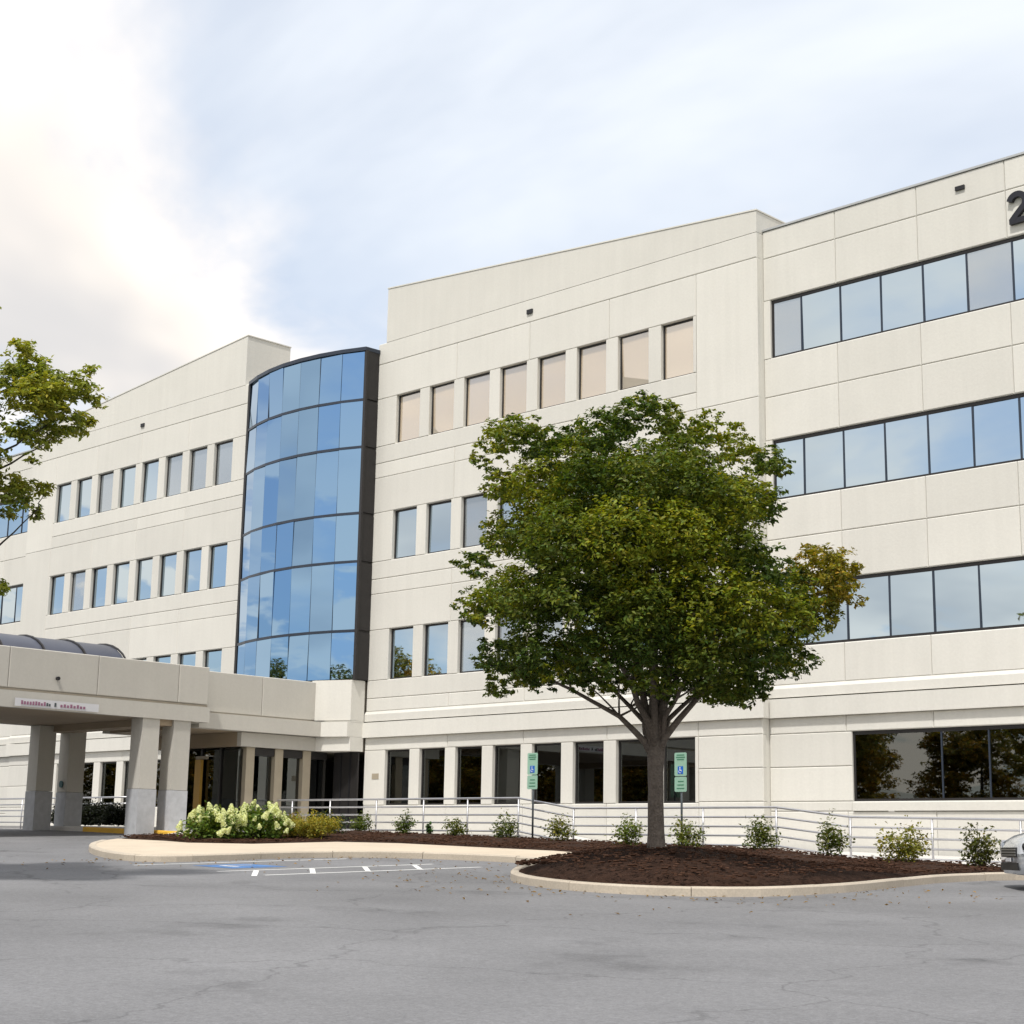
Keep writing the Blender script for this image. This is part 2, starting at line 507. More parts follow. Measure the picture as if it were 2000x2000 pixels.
def poly_sheet(name, poly, dz, mat, step=0.8, bump=0.0, kind='structure', thick=0.0, edge=0.5):
    """terrain-following sheet inside a plan polygon, with a skirt so it stands as a slab"""
    pts = []
    n = len(poly)
    for i in range(n):
        a, b = Vector(poly[i]), Vector(poly[(i + 1) % n])
        k = max(1, int((b - a).length / step))
        pts += [a + (b - a) * (j / k) for j in range(k)]
    nb = len(pts)
    xs = [p[0] for p in poly]; ys = [p[1] for p in poly]
    inner = []
    def inside(x, y):
        c = False
        j = n - 1
        for i in range(n):
            (xi, yi), (xj, yj) = poly[i], poly[j]
            if (yi > y) != (yj > y) and x < (xj - xi) * (y - yi) / (yj - yi) + xi: c = not c
            j = i
        return c
    x = min(xs) + step / 2
    while x < max(xs):
        y = min(ys) + step / 2
        while y < max(ys):
            q = Vector((x + random.uniform(-.2, .2) * step, y + random.uniform(-.2, .2) * step))
            if inside(q.x, q.y) and min((q - p).length for p in pts) > step * 0.35: inner.append(q)
            y += step
        x += step
    vs2, _, fs, *_ = delaunay_2d_cdt(pts + inner, [(i, (i + 1) % nb) for i in range(nb)], [list(range(nb))], 1, 1e-5)
    vs = []
    for p in vs2:
        d = min((p - q).length for q in pts)
        e = min(1.0, d / edge)
        z = terrain(p.x, p.y) + dz
        if bump: z += e * bump * (0.6 + 0.4 * math.sin(p.x * 2.1 + 1) * math.cos(p.y * 1.7)) + e * random.uniform(-.25, .25) * bump
        if bump: z += min(1.0, d / 1.2) * berm(p.x, p.y)
        vs.append((p.x, p.y, z))
    fs = [tuple(f) if (vs2[f[1]] - vs2[f[0]]).cross(vs2[f[2]] - vs2[f[0]]) > 0 else tuple(reversed(f)) for f in fs]
    # skirt round the rim
    if thick:
        idx = []
        for p in pts:
            idx.append(min(range(len(vs2)), key=lambda i: (vs2[i] - p).length_squared))
        n0 = len(vs)
        for i in idx: vs.append((vs[i][0], vs[i][1], vs[i][2] - thick))
        ccw = sum(pts[i].x * pts[(i + 1) % nb].y - pts[(i + 1) % nb].x * pts[i].y for i in range(nb)) > 0
        for i in range(nb):
            j = (i + 1) % nb
            q = (idx[i], n0 + i, n0 + j, idx[j])
            fs.append(q if ccw else tuple(reversed(q)))
    me = bpy.data.meshes.new(name)
    me.from_pydata(vs, [], fs)
    if bump: me.polygons.foreach_set('use_smooth', [True] * len(me.polygons))
    o = link(name, me, mat)
    if kind: tag(o, kind=kind)
    return o


def smooth_line(pts, n=4):
    out = []
    P = [Vector(p) for p in pts]
    for i in range(len(P) - 1):
        p0, p1, p2, p3 = P[max(i - 1, 0)], P[i], P[i + 1], P[min(i + 2, len(P) - 1)]
        for j in range(n):
            t = j / n
            out.append(0.5 * ((2 * p1) + (-p0 + p2) * t + (2 * p0 - 5 * p1 + 4 * p2 - p3) * t * t + (-p0 + 3 * p1 - 3 * p2 + p3) * t ** 3))
    out.append(P[-1])
    return [(p.x, p.y) for p in out]


KERB = [(-36.4, 22.6), (-34.6, 21.2), (-32.4, 19.9), (-30.3, 19.0), (-28.9, 18.75), (-28.25, 19.3), (-28.3, 20.6), (-28.45, 22.0), (-28.2, 23.3), (-27.3, 24.4), (-25.6, 25.0), (-23.9, 25.05),
        (-22.9, 24.3), (-22.0, 22.9), (-20.9, 21.4), (-19.4, 20.0), (-17.6, 19.3), (-16.0, 19.5), (-14.9, 20.6), (-14.7, 22.6), (-15.0, 24.8), (-15.2, 27.0), (-14.4, 29.0), (-11.5, 29.9), (-6.0, 30.2), (-2.0, 30.4), (4.0, 31.2)]
KERB = smooth_line(KERB, 3)
INNER = []                               # line under the kerb stones, where paving and bed end
for _i, _p in enumerate(KERB):
    _t = (Vector(KERB[min(_i + 1, len(KERB) - 1)]) - Vector(KERB[max(_i - 1, 0)])).normalized()
    INNER.append((_p[0] - _t.y * .11, _p[1] + _t.x * .11))
BACK = [(-37.2, 23.6), (-35.3, 23.75), (-34.0, 23.55), (-32.7, 24.5), (-32.9, 27.3), (-31.4, 28.1), (-28.7, 28.1), (-26.2, 28.2), (-24.4, 27.7), (-23.75, 26.2), (-23.55, 25.25)]
side = INNER[:34] + [(-23.55, 25.3)] + list(reversed(BACK[:-1]))
poly_sheet('sidewalk', side, 0.128, 'sidewalk', 0.8, thick=0.3)
bed = [(-38.2, 25.0), (-37.25, 23.65)] + BACK[1:] + INNER[36:-6] + [(-6.0, 31.0), (-12.0, 30.6), (-17.0, 30.3), (-19.2, 30.6), (-21.0, 31.3), (-23.2, 32.9), (-30.0, 33.0), (-38.5, 33.0)]
poly_sheet('planting_bed', bed, 0.10, 'mulch', 0.55, bump=0.13, thick=0.35)
walk = [(-23.2, 33.0), (-21.0, 31.35), (-19.2, 30.65), (-17.0, 30.35), (-12.0, 30.65), (-6.0, 31.05), (4.0, 31.8), (4.0, 35.7), (-23.2, 35.7)]
poly_sheet('walkway', walk, 0.07, 'ramp_concrete', 1.0, thick=0.3)
plaza = [(-49.6, 28.45), (-42.0, 28.35), (-39.6, 26.6), (-37.25, 24.2), (-38.2, 25.4), (-38.4, 33.1), (-41.3, 35.5), (-49.6, 35.5)]
plaza = [(-49.6, 28.2), (-41.2, 28.15), (-38.5, 25.6), (-38.35, 33.1), (-41.5, 35.5), (-49.6, 35.5)]
poly_sheet('entrance_plaza', plaza, 0.13, 'ramp_concrete', 1.0, thick=0.3)


def strip(name, pts, w, h0, h1, mat, side=1, kind='structure'):
    """kerb: rectangular section swept along a plan polyline"""
    P = [Vector(p) for p in pts]
    nrm = []
    for i in range(len(P)):
        t = (P[min(i + 1, len(P) - 1)] - P[max(i - 1, 0)]).normalized()
        nrm.append(Vector((-t.y, t.x)) * side)
    mb = MB()
    vs = []
    c = 0.025
    for p, nn in zip(P, nrm):
        for off, h in ((0.0, h0), (0.0, h1 - c), (c, h1), (w - c, h1), (w, h1 - c), (w, h0)):
            q = p + nn * off
            vs.append((q.x, q.y, terrain(q.x, q.y) + h))
    fs = []
    k = 6
    for i in range(len(P) - 1):
        for j in range(k - 1):
            a, b = i * k + j, i * k + j + 1
            f = (a, a + k, b + k, b)
            fs.append(f if side < 0 else tuple(reversed(f)))
    fs.append(tuple(range(k))); fs.append(tuple(reversed(range((len(P) - 1) * k, len(P) * k))))
    mb.add(vs, fs)
    o = mb.build(name, mat)
    bm = bmesh.new(); bm.from_mesh(o.data); bmesh.ops.recalc_face_normals(bm, faces=bm.faces); bm.to_mesh(o.data); bm.free()
    return tag(o, kind=kind)


SIDEWALK = bpy.data.objects['sidewalk']
for i in range(0, len(KERB) - 1, 4):
    seg_ = [Vector(q) for q in KERB[i:i + 5]]
    seg_[0] = seg_[0] + (seg_[1] - seg_[0]).normalized() * .006
    seg_[-1] = seg_[-1] + (seg_[-2] - seg_[-1]).normalized() * .006
    k_ = strip('kerb_stone', [(q.x, q.y) for q in seg_], 0.17, -0.1, 0.14 + random.uniform(-.006, .006), 'kerb_concrete', side=1, kind=None)
    k_.parent = SIDEWALK
yk = strip('yellow_kerb', [(-46.4, 28.14), (-44.0, 28.11), (-41.3, 28.06), (-40.2, 27.05)], 0.16, -0.1, 0.15, 'yellow_paint', side=1)


def mark(name, x0, y0, x1, y1, w, mat, dz=0.004):
    a, b = Vector((x0, y0)), Vector((x1, y1))
    t = (b - a); k = max(1, int(t.length / 1.0)); nn = Vector((-t.y, t.x)).normalized() * w / 2
    vs, fs = [], []
    for i in range(k + 1):
        p = a + t * i / k
        for s in (-1, 1):
            q = p + nn * s
            vs.append((q.x, q.y, terrain(q.x, q.y) + dz))
    for i in range(k): fs.append((2 * i, 2 * i + 2, 2 * i + 3, 2 * i + 1))
    o = MB().add(vs, fs).build(name, mat)
    bm = bmesh.new(); bm.from_mesh(o.data)
    for f in bm.faces:
        if f.normal.z < 0: f.normal_flip()
    bm.to_mesh(o.data); bm.free()
    return tag(o, kind='structure')


for x in (-27.6, -24.9, -23.5):
    y1 = 23.2
    mark('stall_line', x, y1, x, y1 - 5.3, 0.11, 'white_paint')
for k in range(4):
    mark('hatch_line', -24.8, 22.6 - 1.3 * k, -23.4, 21.5 - 1.3 * k, 0.10, 'white_paint')
mark('stall_emblem', -26.9, 19.4, -25.6, 19.4, 1.3, 'blue_paint')
mark('stall_emblem_bar', -26.55, 19.15, -25.95, 19.15, 0.09, 'white_paint', 0.008)
mark('stall_emblem_back', -26.5, 19.15, -26.4, 19.8, 0.09, 'white_paint', 0.009)


# ------------------------------------------------------------------ building
YC, YR = 35.64, 35.93
AX = -45.35                              # axis of symmetry: the bowed tower
B = thing('office_building', (AX, YC, 1.6), 'four storey cream precast office building with bowed blue glass tower', 'building')
WL = [-40.68 + 1.655 * i for i in range(8)]
WW = 1.18
JX = [-41.70, -37.74, -34.42, -31.10, -27.80]
XR = -25.65


def mx_(a, b, mir):
    return (a, b) if not mir else (2 * AX - b, 2 * AX - a)


_win = {}


def window(parent, x0, x1, z0, z1, yf, glass='window_glass', frame='bronze_frame', depth=0.125, fw=0.055, tilt=0.004):
    w, h = (x1 - x0) / 2, (z1 - z0) / 2
    key = (round(w, 3), round(h, 3), frame, fw)
    if key not in _win:
        mb = MB()
        mb.box(-w, -w + fw, 0, .07, -h, h).box(w - fw, w, 0, .07, -h, h)
        mb.box(-w + fw, w - fw, 0, .07, h - fw, h).box(-w + fw, w - fw, 0, .07, -h, -h + fw)
        fm = mb.mesh('window'); fm.materials.append(MATS[frame])
        pm = MB().box(-w + fw, w - fw, 0.022, 0.042, -h + fw, h - fw).mesh('pane'); pm.materials.append(MATS[glass])
        _win[key] = (fm, pm)
    fm, pm = _win[key]
    if glass not in (pm.materials[0].name,):
        key2 = key + (glass,)
        if key2 not in _win:
            p2 = pm.copy(); p2.materials.clear(); p2.materials.append(MATS[glass]); _win[key2] = (fm, p2)
        fm, pm = _win[key2]
    f = link('window', fm, frame, parent, ((x0 + x1) / 2, yf + depth, (z0 + z1) / 2))
    p = link('pane', pm, glass, f, ((x0 + x1) / 2, yf + depth, (z0 + z1) / 2))
    p.rotation_euler = (random.gauss(0, tilt), 0, random.gauss(0, tilt))
    return f


def belt(parent, name, x0, x1, yf, z0, z1, proud, mat='concrete', slope=0.0, ends=(0, 0)):
    """projecting string course; the top slopes back to the wall"""
    a, b = x0 - (proud if ends[0] else 0), x1 + (proud if ends[1] else 0)
    mb = MB()
    sec = [(yf - proud, z0), (yf - proud, z1 - slope), (yf - 0.003, z1), (yf + 0.10, z1), (yf + 0.10, z0)]
    n = len(sec)
    vs = [(a, y, z) for y, z in sec] + [(b, y, z) for y, z in sec]
    fs = [tuple(range(n)), tuple(reversed(range(n, 2 * n)))] + [(i, n + i, n + (i + 1) % n, (i + 1) % n) for i in range(n)]
    mb.add(vs, fs)
    o = mb.build(name, mat, parent)
    bm = bmesh.new(); bm.from_mesh(o.data); bmesh.ops.recalc_face_normals(bm, faces=bm.faces); bm.to_mesh(o.data); bm.free()
    return o


def wing(mir):
    def P(name, a, b, z0, z1, y=YC, **k):
        a, b = mx_(a, b, mir)
        return panel(B, name, a, b, z0, z1, y, **k)
    for k in range(3):
        zt = 16.65 - 4.0 * k - 0.005 * k
        ztop = 17.90 if k == 0 else zt + 1.22
        for a, b in zip(JX[:-1], JX[1:]): P('wall_panel', a, b, zt, ztop)
        edges = [JX[0]] + [e for w in WL for e in (w, w + WW)] + [JX[-1]]
        for i in range(0, len(edges), 2): P('pier', edges[i], edges[i + 1], zt - 1.68, zt, ch=0.012)
        P('sill_course', JX[0], JX[-1], zt - 2.28, zt - 1.68)
        zb = zt - 2.79 if k < 2 else 5.93
        for a, b in zip(JX[:-1], JX[1:]): P('wall_panel', a, b, zb, zt - 2.28)
        P('wall_panel', JX[-1], XR, zb, ztop)
        for w in WL:
            a, b = mx_(w, w + WW, mir)
            u = random.random()
            window(B, a, b, zt - 1.68, zt, YC, glass='window_cloud_blind' if (k == 0 and not mir) or u < .06 else 'window_half_blind' if u < .25 else 'window_glass', tilt=.006)
    P('frieze_panel', JX[0], XR, 17.90, 18.65)
    # the parapet rises towards the tower
    pl = [(-41.30, 18.655), (XR + 0.0, 18.655), (XR + 0.0, 19.28), (-41.30, 20.60)]
    if mir: pl = [(2 * AX - x, z) for x, z in reversed(pl)]
    MB().prism(pl, YC + 0.004, YC + 2.06).build('parapet', 'concrete', B)
    cp = [(-41.33, 20.605), (XR + 0.02, 19.285), (XR + 0.02, 19.325), (-41.33, 20.645)]
    if mir: cp = [(2 * AX - x, z) for x, z in reversed(cp)]
    MB().prism(cp, YC - 0.015, YC + 2.08).build('coping', 'concrete', B)
    # string courses above the ground floor
    a, b = mx_(-41.70, XR, mir)
    e = (0, 1) if not mir else (1, 0)
    belt(B, 'ledge', a, b, YC, 5.60, 5.93, 0.06, slope=0.10, ends=e)
    belt(B, 'string_course', a, b, YC, 5.07, 5.575, 0.13, slope=0.02, ends=e)
    for a, b in zip(JX[:-1], JX[1:]): P('wall_panel', a, b, 4.65, 5.07)
    edges = [JX[0]] + [q for w in WL for q in (w, w + WW)] + [JX[-1]]
    for i in range(0, len(edges), 2): P('pier', edges[i], edges[i + 1], 2.88, 4.65, ch=0.012)
    for w in WL:
        a, b = mx_(w, w + WW, mir)
        window(B, a, b, 2.88, 4.65, YC, glass='ground_glass', tilt=0.003)
    for z0, z1 in ((4.65, 5.07), (3.78, 4.65), (2.90, 3.78)): P('wall_panel', JX[-1], XR, z0, z1)
    for i, (a, b) in enumerate(zip(JX[:-1], JX[1:])): P('base_panel', a, b, 0.9, 2.88)
    P('base_panel', JX[-1], XR, 0.9, 2.90)
    # solid core, roof and ground floor room behind the panels
    a, b = mx_(-41.55, XR - 0.09, mir)
    MB().box(a, b, YC + 0.161, YC + 20, 4.80, 18.64).build('core', 'joint', B)
    MB().box(a, b, YC + 6.0, YC + 6.2, 1.0, 4.79).build('inner_wall', 'inside_wall', B)
    MB().box(a, b, YC + 0.17, YC + 5.99, 1.7, 1.95).build('floor_slab', 'dark_inside', B)
    MB().box(a, b, YC + 0.17, YC + 5.99, 4.70, 4.79).build('ceiling', 'ceiling_tile', B)
    for xx in (a, b):
        MB().box(xx - 0.02, xx + 0.02, YC + 0.18, YC + 5.98, 1.96, 4.69).build('inner_wall', 'inside_wall', B)
    for i, w in enumerate(WL):
        if (i + (1 if mir else 0)) % 3 == 1 or i in (4,):
            a, b = mx_(w + 0.55, w + 0.95, mir)
            pts = [(a + (b - a) * t / 8, YC + 0.32 + 0.035 * (t % 2)) for t in range(9)]
            mb = MB()
            vs = [(x, y, 2.0) for x, y in pts] + [(x, y, 4.66) for x, y in pts] + [(x, y + .02, 2.0) for x, y in pts] + [(x, y + .02, 4.66) for x, y in pts]
            fs = [(j, j + 1, 9 + j + 1, 9 + j) for j in range(8)] + [(18 + j + 1, 18 + j, 27 + j, 27 + j + 1) for j in range(8)]
            mb.add(vs, fs).build('curtain', 'curtain', B)
    # overflow scupper under the parapet
    a, b = mx_(-34.53, -34.29, mir)
    MB().box(a, b, YC - 0.05, YC + 0.02, 18.17, 18.31).build('scupper', 'black_metal', B)
    # return of the wall where the neighbouring wing steps back
    xr = XR if not mir else 2 * AX - XR
    o = MB().box(min(xr, xr - 0.01 * (1 if not mir else -1)), max(xr, xr - 0.01 * (1 if not mir else -1)), YC + 0.17, YC + 0.4, 0.9, 18.6)


wing(False)
wing(True)

RJ = [-25.65, -23.28, -20.78, -18.28, -15.78, -13.28, -10.78]
RM = [-25.37, -24.45] + [-23.20 + 1.25 * i for i in range(10)]      # mullions; the last lies past the picture


def ribbon(x0, x1, z0, z1, yf, muls, glass, mir):
    a, b = mx_(x0, x1, mir)
    cx, cz = (a + b) / 2, (z0 + z1) / 2
    w, h = (b - a) / 2, (z1 - z0) / 2
    fr = MB().box(-w, w, 0, .09, h - .09, h).box(-w, w, 0, .09, -h, -h + .06).box(-w, -w + .06, 0, .09, -h + .06, h - .09).box(w - .06, w, 0, .09, -h + .06, h - .09).mesh('ribbon_window')
    f = link('ribbon_window', fr, 'bronze_frame', B, (cx, yf + .07, cz))
    ms = sorted([mx_(q, q, mir)[0] for q in muls])
    ms = [a + .06] + [q for q in ms if a + .2 < q < b - .2] + [b - .06]
    for q in ms[1:-1]:
        MB().box(q - .02, q + .02, yf + .072, yf + .14, z0 + .06, z1 - .09).build('mullion', 'blue_frame', f)
    for p, q in zip(ms[:-1], ms[1:]):
        u = random.random()
        g_ = glass if glass != 'window_glass' or u > .16 else ('window_half_blind' if u > .05 else 'window_cloud_blind')
        o = MB().box(p + .008, q - .008, yf + .095, yf + .115, z0 + .06, z1 - .09).build('pane', g_, f)
        o.rotation_euler = (random.gauss(0, .006), 0, random.gauss(0, .006))
    return f


def side_wing(mir):
    def P(name, a, b, z0, z1, **k):
        a, b = mx_(a, b, mir)
        return panel(B, name, a, b, z0, z1, YR, **k)
    rows = [(17.90, 18.71), (16.65, 17.90), (13.86, 14.97), (12.64, 13.86), (9.86, 10.96), (8.63, 9.86), (5.93, 6.94)]
    for a, b in zip(RJ[:-1], RJ[1:]):
        for z0, z1 in rows: P('wall_panel', a, b, z0, z1)
        P('wall_panel', a, b, 4.65, 5.07)
        P('base_panel', a, b, 0.4, 2.65)
    for zt in (16.65, 12.64, 8.63):
        P('end_pier', RJ[0], -25.42, zt - 1.68, zt, ch=0.008)
        ribbon(-25.42, RJ[-1], zt - 1.68, zt, YR, RM, 'window_glass', mir)
    a, b = mx_(RJ[0], RJ[-1], mir)
    belt(B, 'ledge', a, b, YR, 5.60, 5.93, 0.06, slope=0.10)
    belt(B, 'string_course', a, b, YR, 5.07, 5.575, 0.13, slope=0.02)
    P('wall_panel', RJ[0], -23.12, 3.78, 4.65); P('wall_panel', RJ[0], -23.12, 2.90, 3.78); P('wall_panel', RJ[0], -23.12, 2.65, 2.90)
    ribbon(-23.12, RJ[-1], 2.90, 4.65, YR, [-20.62, -19.36, -18.1, -15.6, -13.1], 'ground_glass', mir)
    a2, b2 = mx_(-23.10, RJ[-1], mir)
    belt(B, 'window_sill', a2, b2, YR, 2.66, 2.895, 0.05, slope=0.03)
    MB().box(a, b, YR - 0.03, YR + 0.30, 18.715, 18.77).build('coping', 'coping', B)
    i0, i1 = mx_(-25.60, RJ[-1], mir)
    MB().box(i0, i1, YR + 0.161, YR + 19.7, 4.80, 18.60).build('core', 'joint', B)
    MB().box(i0, i1, YR + 6.0, YR + 6.2, 1.0, 4.79).build('inner_wall', 'inside_wall', B)
    MB().box(i0, i1, YR + 0.17, YR + 5.99, 1.7, 1.95).build('floor_slab', 'dark_inside', B)
    MB().box(i0, i1, YR + 0.17, YR + 5.99, 4.70, 4.79).build('ceiling', 'ceiling_tile', B)
    xo = RJ[-1] if not mir else 2 * AX - RJ[-1]
    MB().box(xo - 0.1, xo + 0.1, YR + 0.165, YR + 19.7, 0.4, 18.70).build('end_wall', 'concrete', B)
    # step between the wings
    x0 = RJ[0] if not mir else 2 * AX - RJ[0]
    s = -1 if not mir else 1
    MB().box(min(x0, x0 + s * .05) , max(x0, x0 + s * .05), YC + 0.161, YR + 0.1, 0.4, 18.64).build('step_return', 'concrete', B)


side_wing(False)
side_wing(True)
# blind pulled down behind one pane of the lowest window, sign numeral and scupper on the near wing
MB().box(-20.52, -19.45, YR + .35, YR + .37, 3.42, 4.68).build('roller_blind', 'curtain', B)
MB().box(-19.62, -19.36, YR - 0.05, YR + 0.02, 18.25, 18.36).build('scupper', 'black_metal', B)


def numeral_two(parent, x, z, h):
    """raised numeral 2: thick stroke swept along its outline"""
    c = []
    r_ = 0.27 * h
    for a in range(165, -50, -12):
        c.append((0.5 * h * 0.62 + r_ * math.cos(R(a)), 0.70 * h + r_ * math.sin(R(a))))
    c += [(0.40 * h, 0.42 * h), (0.22 * h, 0.24 * h), (0.08 * h, 0.085 * h)]
    def sweep(pts, wd):
        P = [Vector(p) for p in pts]
        l, rr = [], []
        for i in range(len(P)):
            t = (P[min(i + 1, len(P) - 1)] - P[max(i - 1, 0)]).normalized()
            nn = Vector((-t.y, t.x)) * wd / 2
            l.append(P[i] + nn); rr.append(P[i] - nn)
        return l, rr
    l, rr = sweep(c, 0.19 * h)
    mb = MB()
    y0, y1 = YR - 0.11, YR + 0.02
    n = len(l)
    vs = [(x + p.x, y0, z + p.y) for p in l] + [(x + p.x, y0, z + p.y) for p in rr] + [(x + p.x, y1, z + p.y) for p in l] + [(x + p.x, y1, z + p.y) for p in rr]
    fs = []
    for i in range(n - 1):
        fs += [(n + i, n + i + 1, i + 1, i), (i, i + 1, 2 * n + i + 1, 2 * n + i), (n + i + 1, n + i, 3 * n + i, 3 * n + i + 1)]
    fs += [(0, 2 * n, 3 * n, n), (n - 1, 2 * n - 1, 4 * n - 1, 3 * n - 1)]
    mb.add(vs, fs)
    mb.box(x + 0.02 * h, x + 0.62 * h, y0 + .002, y1, z, z + 0.18 * h)
    return mb.build('numeral', 'numeral', parent)


numeral_two(B, -18.16, 16.93, 0.78)

# ---- bowed glass tower
TX0, TX1, TY, SAG = -48.28, -41.65, 35.06, 0.64
TXC = (TX0 + TX1) / 2
hw = (TX1 - TX0) / 2
RAD = (hw * hw + SAG * SAG) / (2 * SAG)
TCY = TY - SAG + RAD
HA = math.asin(hw / RAD)
NF = 7
TA = [-HA + 2 * HA * i / NF for i in range(NF + 1)]
TP = lambda a, r=0.0: (TXC + (RAD + r) * math.sin(a), TCY - (RAD + r) * math.cos(a))
RINGS = [6.94, 8.59, 10.93, 12.59, 14.89, 16.56, 18.36]
poly = [TP(a, -0.09) for a in TA] + [(TX1 - .03, YC + 1.2), (TX0 + .03, YC + 1.2)]
tower = MB().zprism(poly, 6.96, 18.30).build('glass_tower', 'bronze_frame', B)
for z in RINGS[1:-1]:
    o_ = [TP(a, 0.018) for a in TA]; i_ = [TP(a, -0.088) for a in reversed(TA)]
    MB().zprism(o_ + i_, z - .045, z + .045).build('ring', 'blue_frame', tower)
o_ = [TP(a, 0.06) for a in TA] + [(TX1 + .05, YC - .01), (TX1 - .1, YC + 1.1), (TX0 - .05, YC + 1.1)]
MB().zprism(o_, 18.30, 18.43).build('cap', 'blue_frame', tower)
for a in TA[1:-1]:
    x, y = TP(a, -0.02)
    MB().box(x - .010, x + .010, y - .012, y + .05, 6.96, 18.30).build('mullion', 'blue_frame', tower)
for i in range(NF):
    a = (TA[i] + TA[i + 1]) / 2
    x, y = TP(a, -0.03)
    half = RAD * math.tan(HA / NF) - 0.008
    for z0, z1 in zip(RINGS[:-1], RINGS[1:]):
        zc, h = (z0 + z1) / 2, (z1 - z0) / 2 - (0.045 if z1 < 18.3 else 0.04)
        me = MB().box(-half, half, -.012, .012, -h, h).mesh('pane')
        link('pane', me, 'tower_glass', tower, (x, y, zc), (random.gauss(0, .009), 0, a + random.gauss(0, .016)))
for sx, x in ((1, TX1), (-1, TX0)):
    for z0, z1 in zip(RINGS[:-1], RINGS[1:]):
        MB().box(min(x, x + sx * .02), max(x, x + sx * .02), TY + .05, YC + (-.02 if sx > 0 else 1.1), z0 + .04, z1 - .04).build('side_pane', 'bronze_frame', tower)
    MB().box(x - .06, x + .06, TY - .04, TY + .05, 6.96, 18.30).build('corner_mullion', 'bronze_frame', tower)
for z0, z1 in ((4.8, 8.6), (8.6, 12.6), (12.6, 16.6), (16.6, 18.64)):
    xpanel(B, 'return_panel', YC + .165, YC + 1.25, z0, z1, -49.0)
MB().box(-49.1, -41.6, YC + 1.26, YC + 19.9, 4.80, 18.2).build('core', 'joint', B)
MB().box(-49.3, -41.4, YC + 6.2, YC + 6.4, 1.0, 4.79).build('inner_wall', 'inside_wall', B)

# ------------------------------------------------------------------ entrance canopy
CAN = thing('entrance_canopy', (AX, 24.0, terrain(AX, 24.0)), 'concrete drive-through entrance canopy on paired columns, left of the flowering shrub', 'canopy')
CX0, CX1, CY0, CY1 = -48.65, -42.05, 15.6, 29.6
yj = [15.6, 17.15, 20.0, 22.85, 25.7, 28.5, 29.6]
for sx, x in ((1, CX1 - .05), (-1, CX0 + .05)):
    for a, b in zip(yj[:-1], yj[1:]): xpanel(CAN, 'fascia_panel', a, b, 5.74, 6.9, x, 'canopy_concrete', sgn=sx)
    MB().box(min(x + .05 * sx, x - .16 * sx), max(x + .05 * sx, x - .16 * sx), CY0 - .05, CY1 + .05, 5.20, 5.665).build('belt', 'canopy_concrete', CAN)
    MB().box(min(x - .04 * sx, x - .16 * sx), max(x - .04 * sx, x - .16 * sx), CY0, CY1, 5.67, 5.735).build('groove', 'joint', CAN)
for y in (CY0, CY1 - .16):
    for a, b in zip([-48.54, -45.35], [-45.35, -42.16]): panel(CAN, 'fascia_panel', a + .1, b - .1, 5.74, 6.9, y, 'canopy_concrete')
    MB().box(-48.53, -42.17, y - .03, y + .19, 5.20, 5.665).build('belt', 'canopy_concrete', CAN)
MB().box(CX0 + .22, CX1 - .22, CY0 + .2, CY1 - .2, 5.22, 5.42).build('soffit', 'soffit', CAN)
MB().box(CX0 + .24, CX1 - .24, CY0 + .2, CY1 - .2, 6.40, 6.60).build('roof', 'roofing', CAN)
# beams under the soffit between the column pairs
for y in (28.15, 17.9):
    MB().box(-48.5, -42.2, y - .35, y + .35, 5.02, 5.22).build('beam', 'soffit', CAN)
for ya, yb in ((27.30, 27.92), (28.40, 29.03), (17.2, 17.82), (18.3, 18.93)):
    for xa, xb in ((-42.72, -42.10), (-48.62, -48.0)):
        xa += .0
        zb = terrain(xa, ya)
        c = MB().box(xa + .012, xb - .012, ya + .012, yb - .012, 3.12, 5.20).build('column', 'canopy_concrete', CAN)
        MB().box(xa, xb, ya, yb, zb - .1, 3.11).build('column_base', 'granite', c)
tb = MB().tube([(-48.3, 28.39, 3.37), (-48.3, 28.36, 3.37)], 0.11, 16).build('round_plate', 'teal_sign', CAN)
MB().tube([(-42.08, 24.36, 6.11), (-42.0, 24.36, 6.11)], 0.055, 12).build('downlight', 'black_metal', CAN)
# barrel skylight
seg = 14
va = [(AX - 1.7 * math.cos(math.pi * k / seg), 6.60 + 1.0 * math.sin(math.pi * k / seg)) for k in range(seg + 1)]
VY = [16.6 + 1.38 * i for i in range(9)]
MB().prism([(x, z) for x, z in reversed(va)], VY[0] + .03, VY[-1] - .03).build('skylight_core', 'dark_inside', CAN)
for p, q in zip(VY[:-1], VY[1:]):
    mb = MB()
    n = seg + 1
    out_ = [(AX + (x - AX) * 1.02, 6.6 + (z - 6.6) * 1.03) for x, z in va]
    vs = [(x, p + .04, z) for x, z in out_] + [(x, q - .04, z) for x, z in out_]
    mb.add(vs, [(i, i + 1, n + i + 1, n + i) for i in range(seg)])
    mb.build('skylight_pane', 'skylight_glass', CAN, True)
for y in VY:
    pts = [(AX + (x - AX) * 1.04, y, 6.6 + (z - 6.6) * 1.05) for x, z in va]
    MB().tube(pts, 0.035, 6).build('skylight_rib', 'bronze_frame', CAN)
# hanging banner with coloured lettering, too small to read
MB().box(-42.0 + .052, -42.0 + .07, 23.02, 25.68, 5.235, 5.46).build('banner', 'banner', CAN)
yy = 23.20
ban = []
for word, wl in ((9, .088), (2, .075), (1, .09), (8, .105)):
    for k in range(word):
        hgt = random.choice((.07, .09, .10, .11))
        MB().box(-41.93, -41.915, yy, yy + wl * .6, 5.29, 5.29 + hgt).build('letter', 'purple_letter' if word > 2 else 'sign_post', CAN)
        yy += wl
    yy += .10 if word < 8 else 0

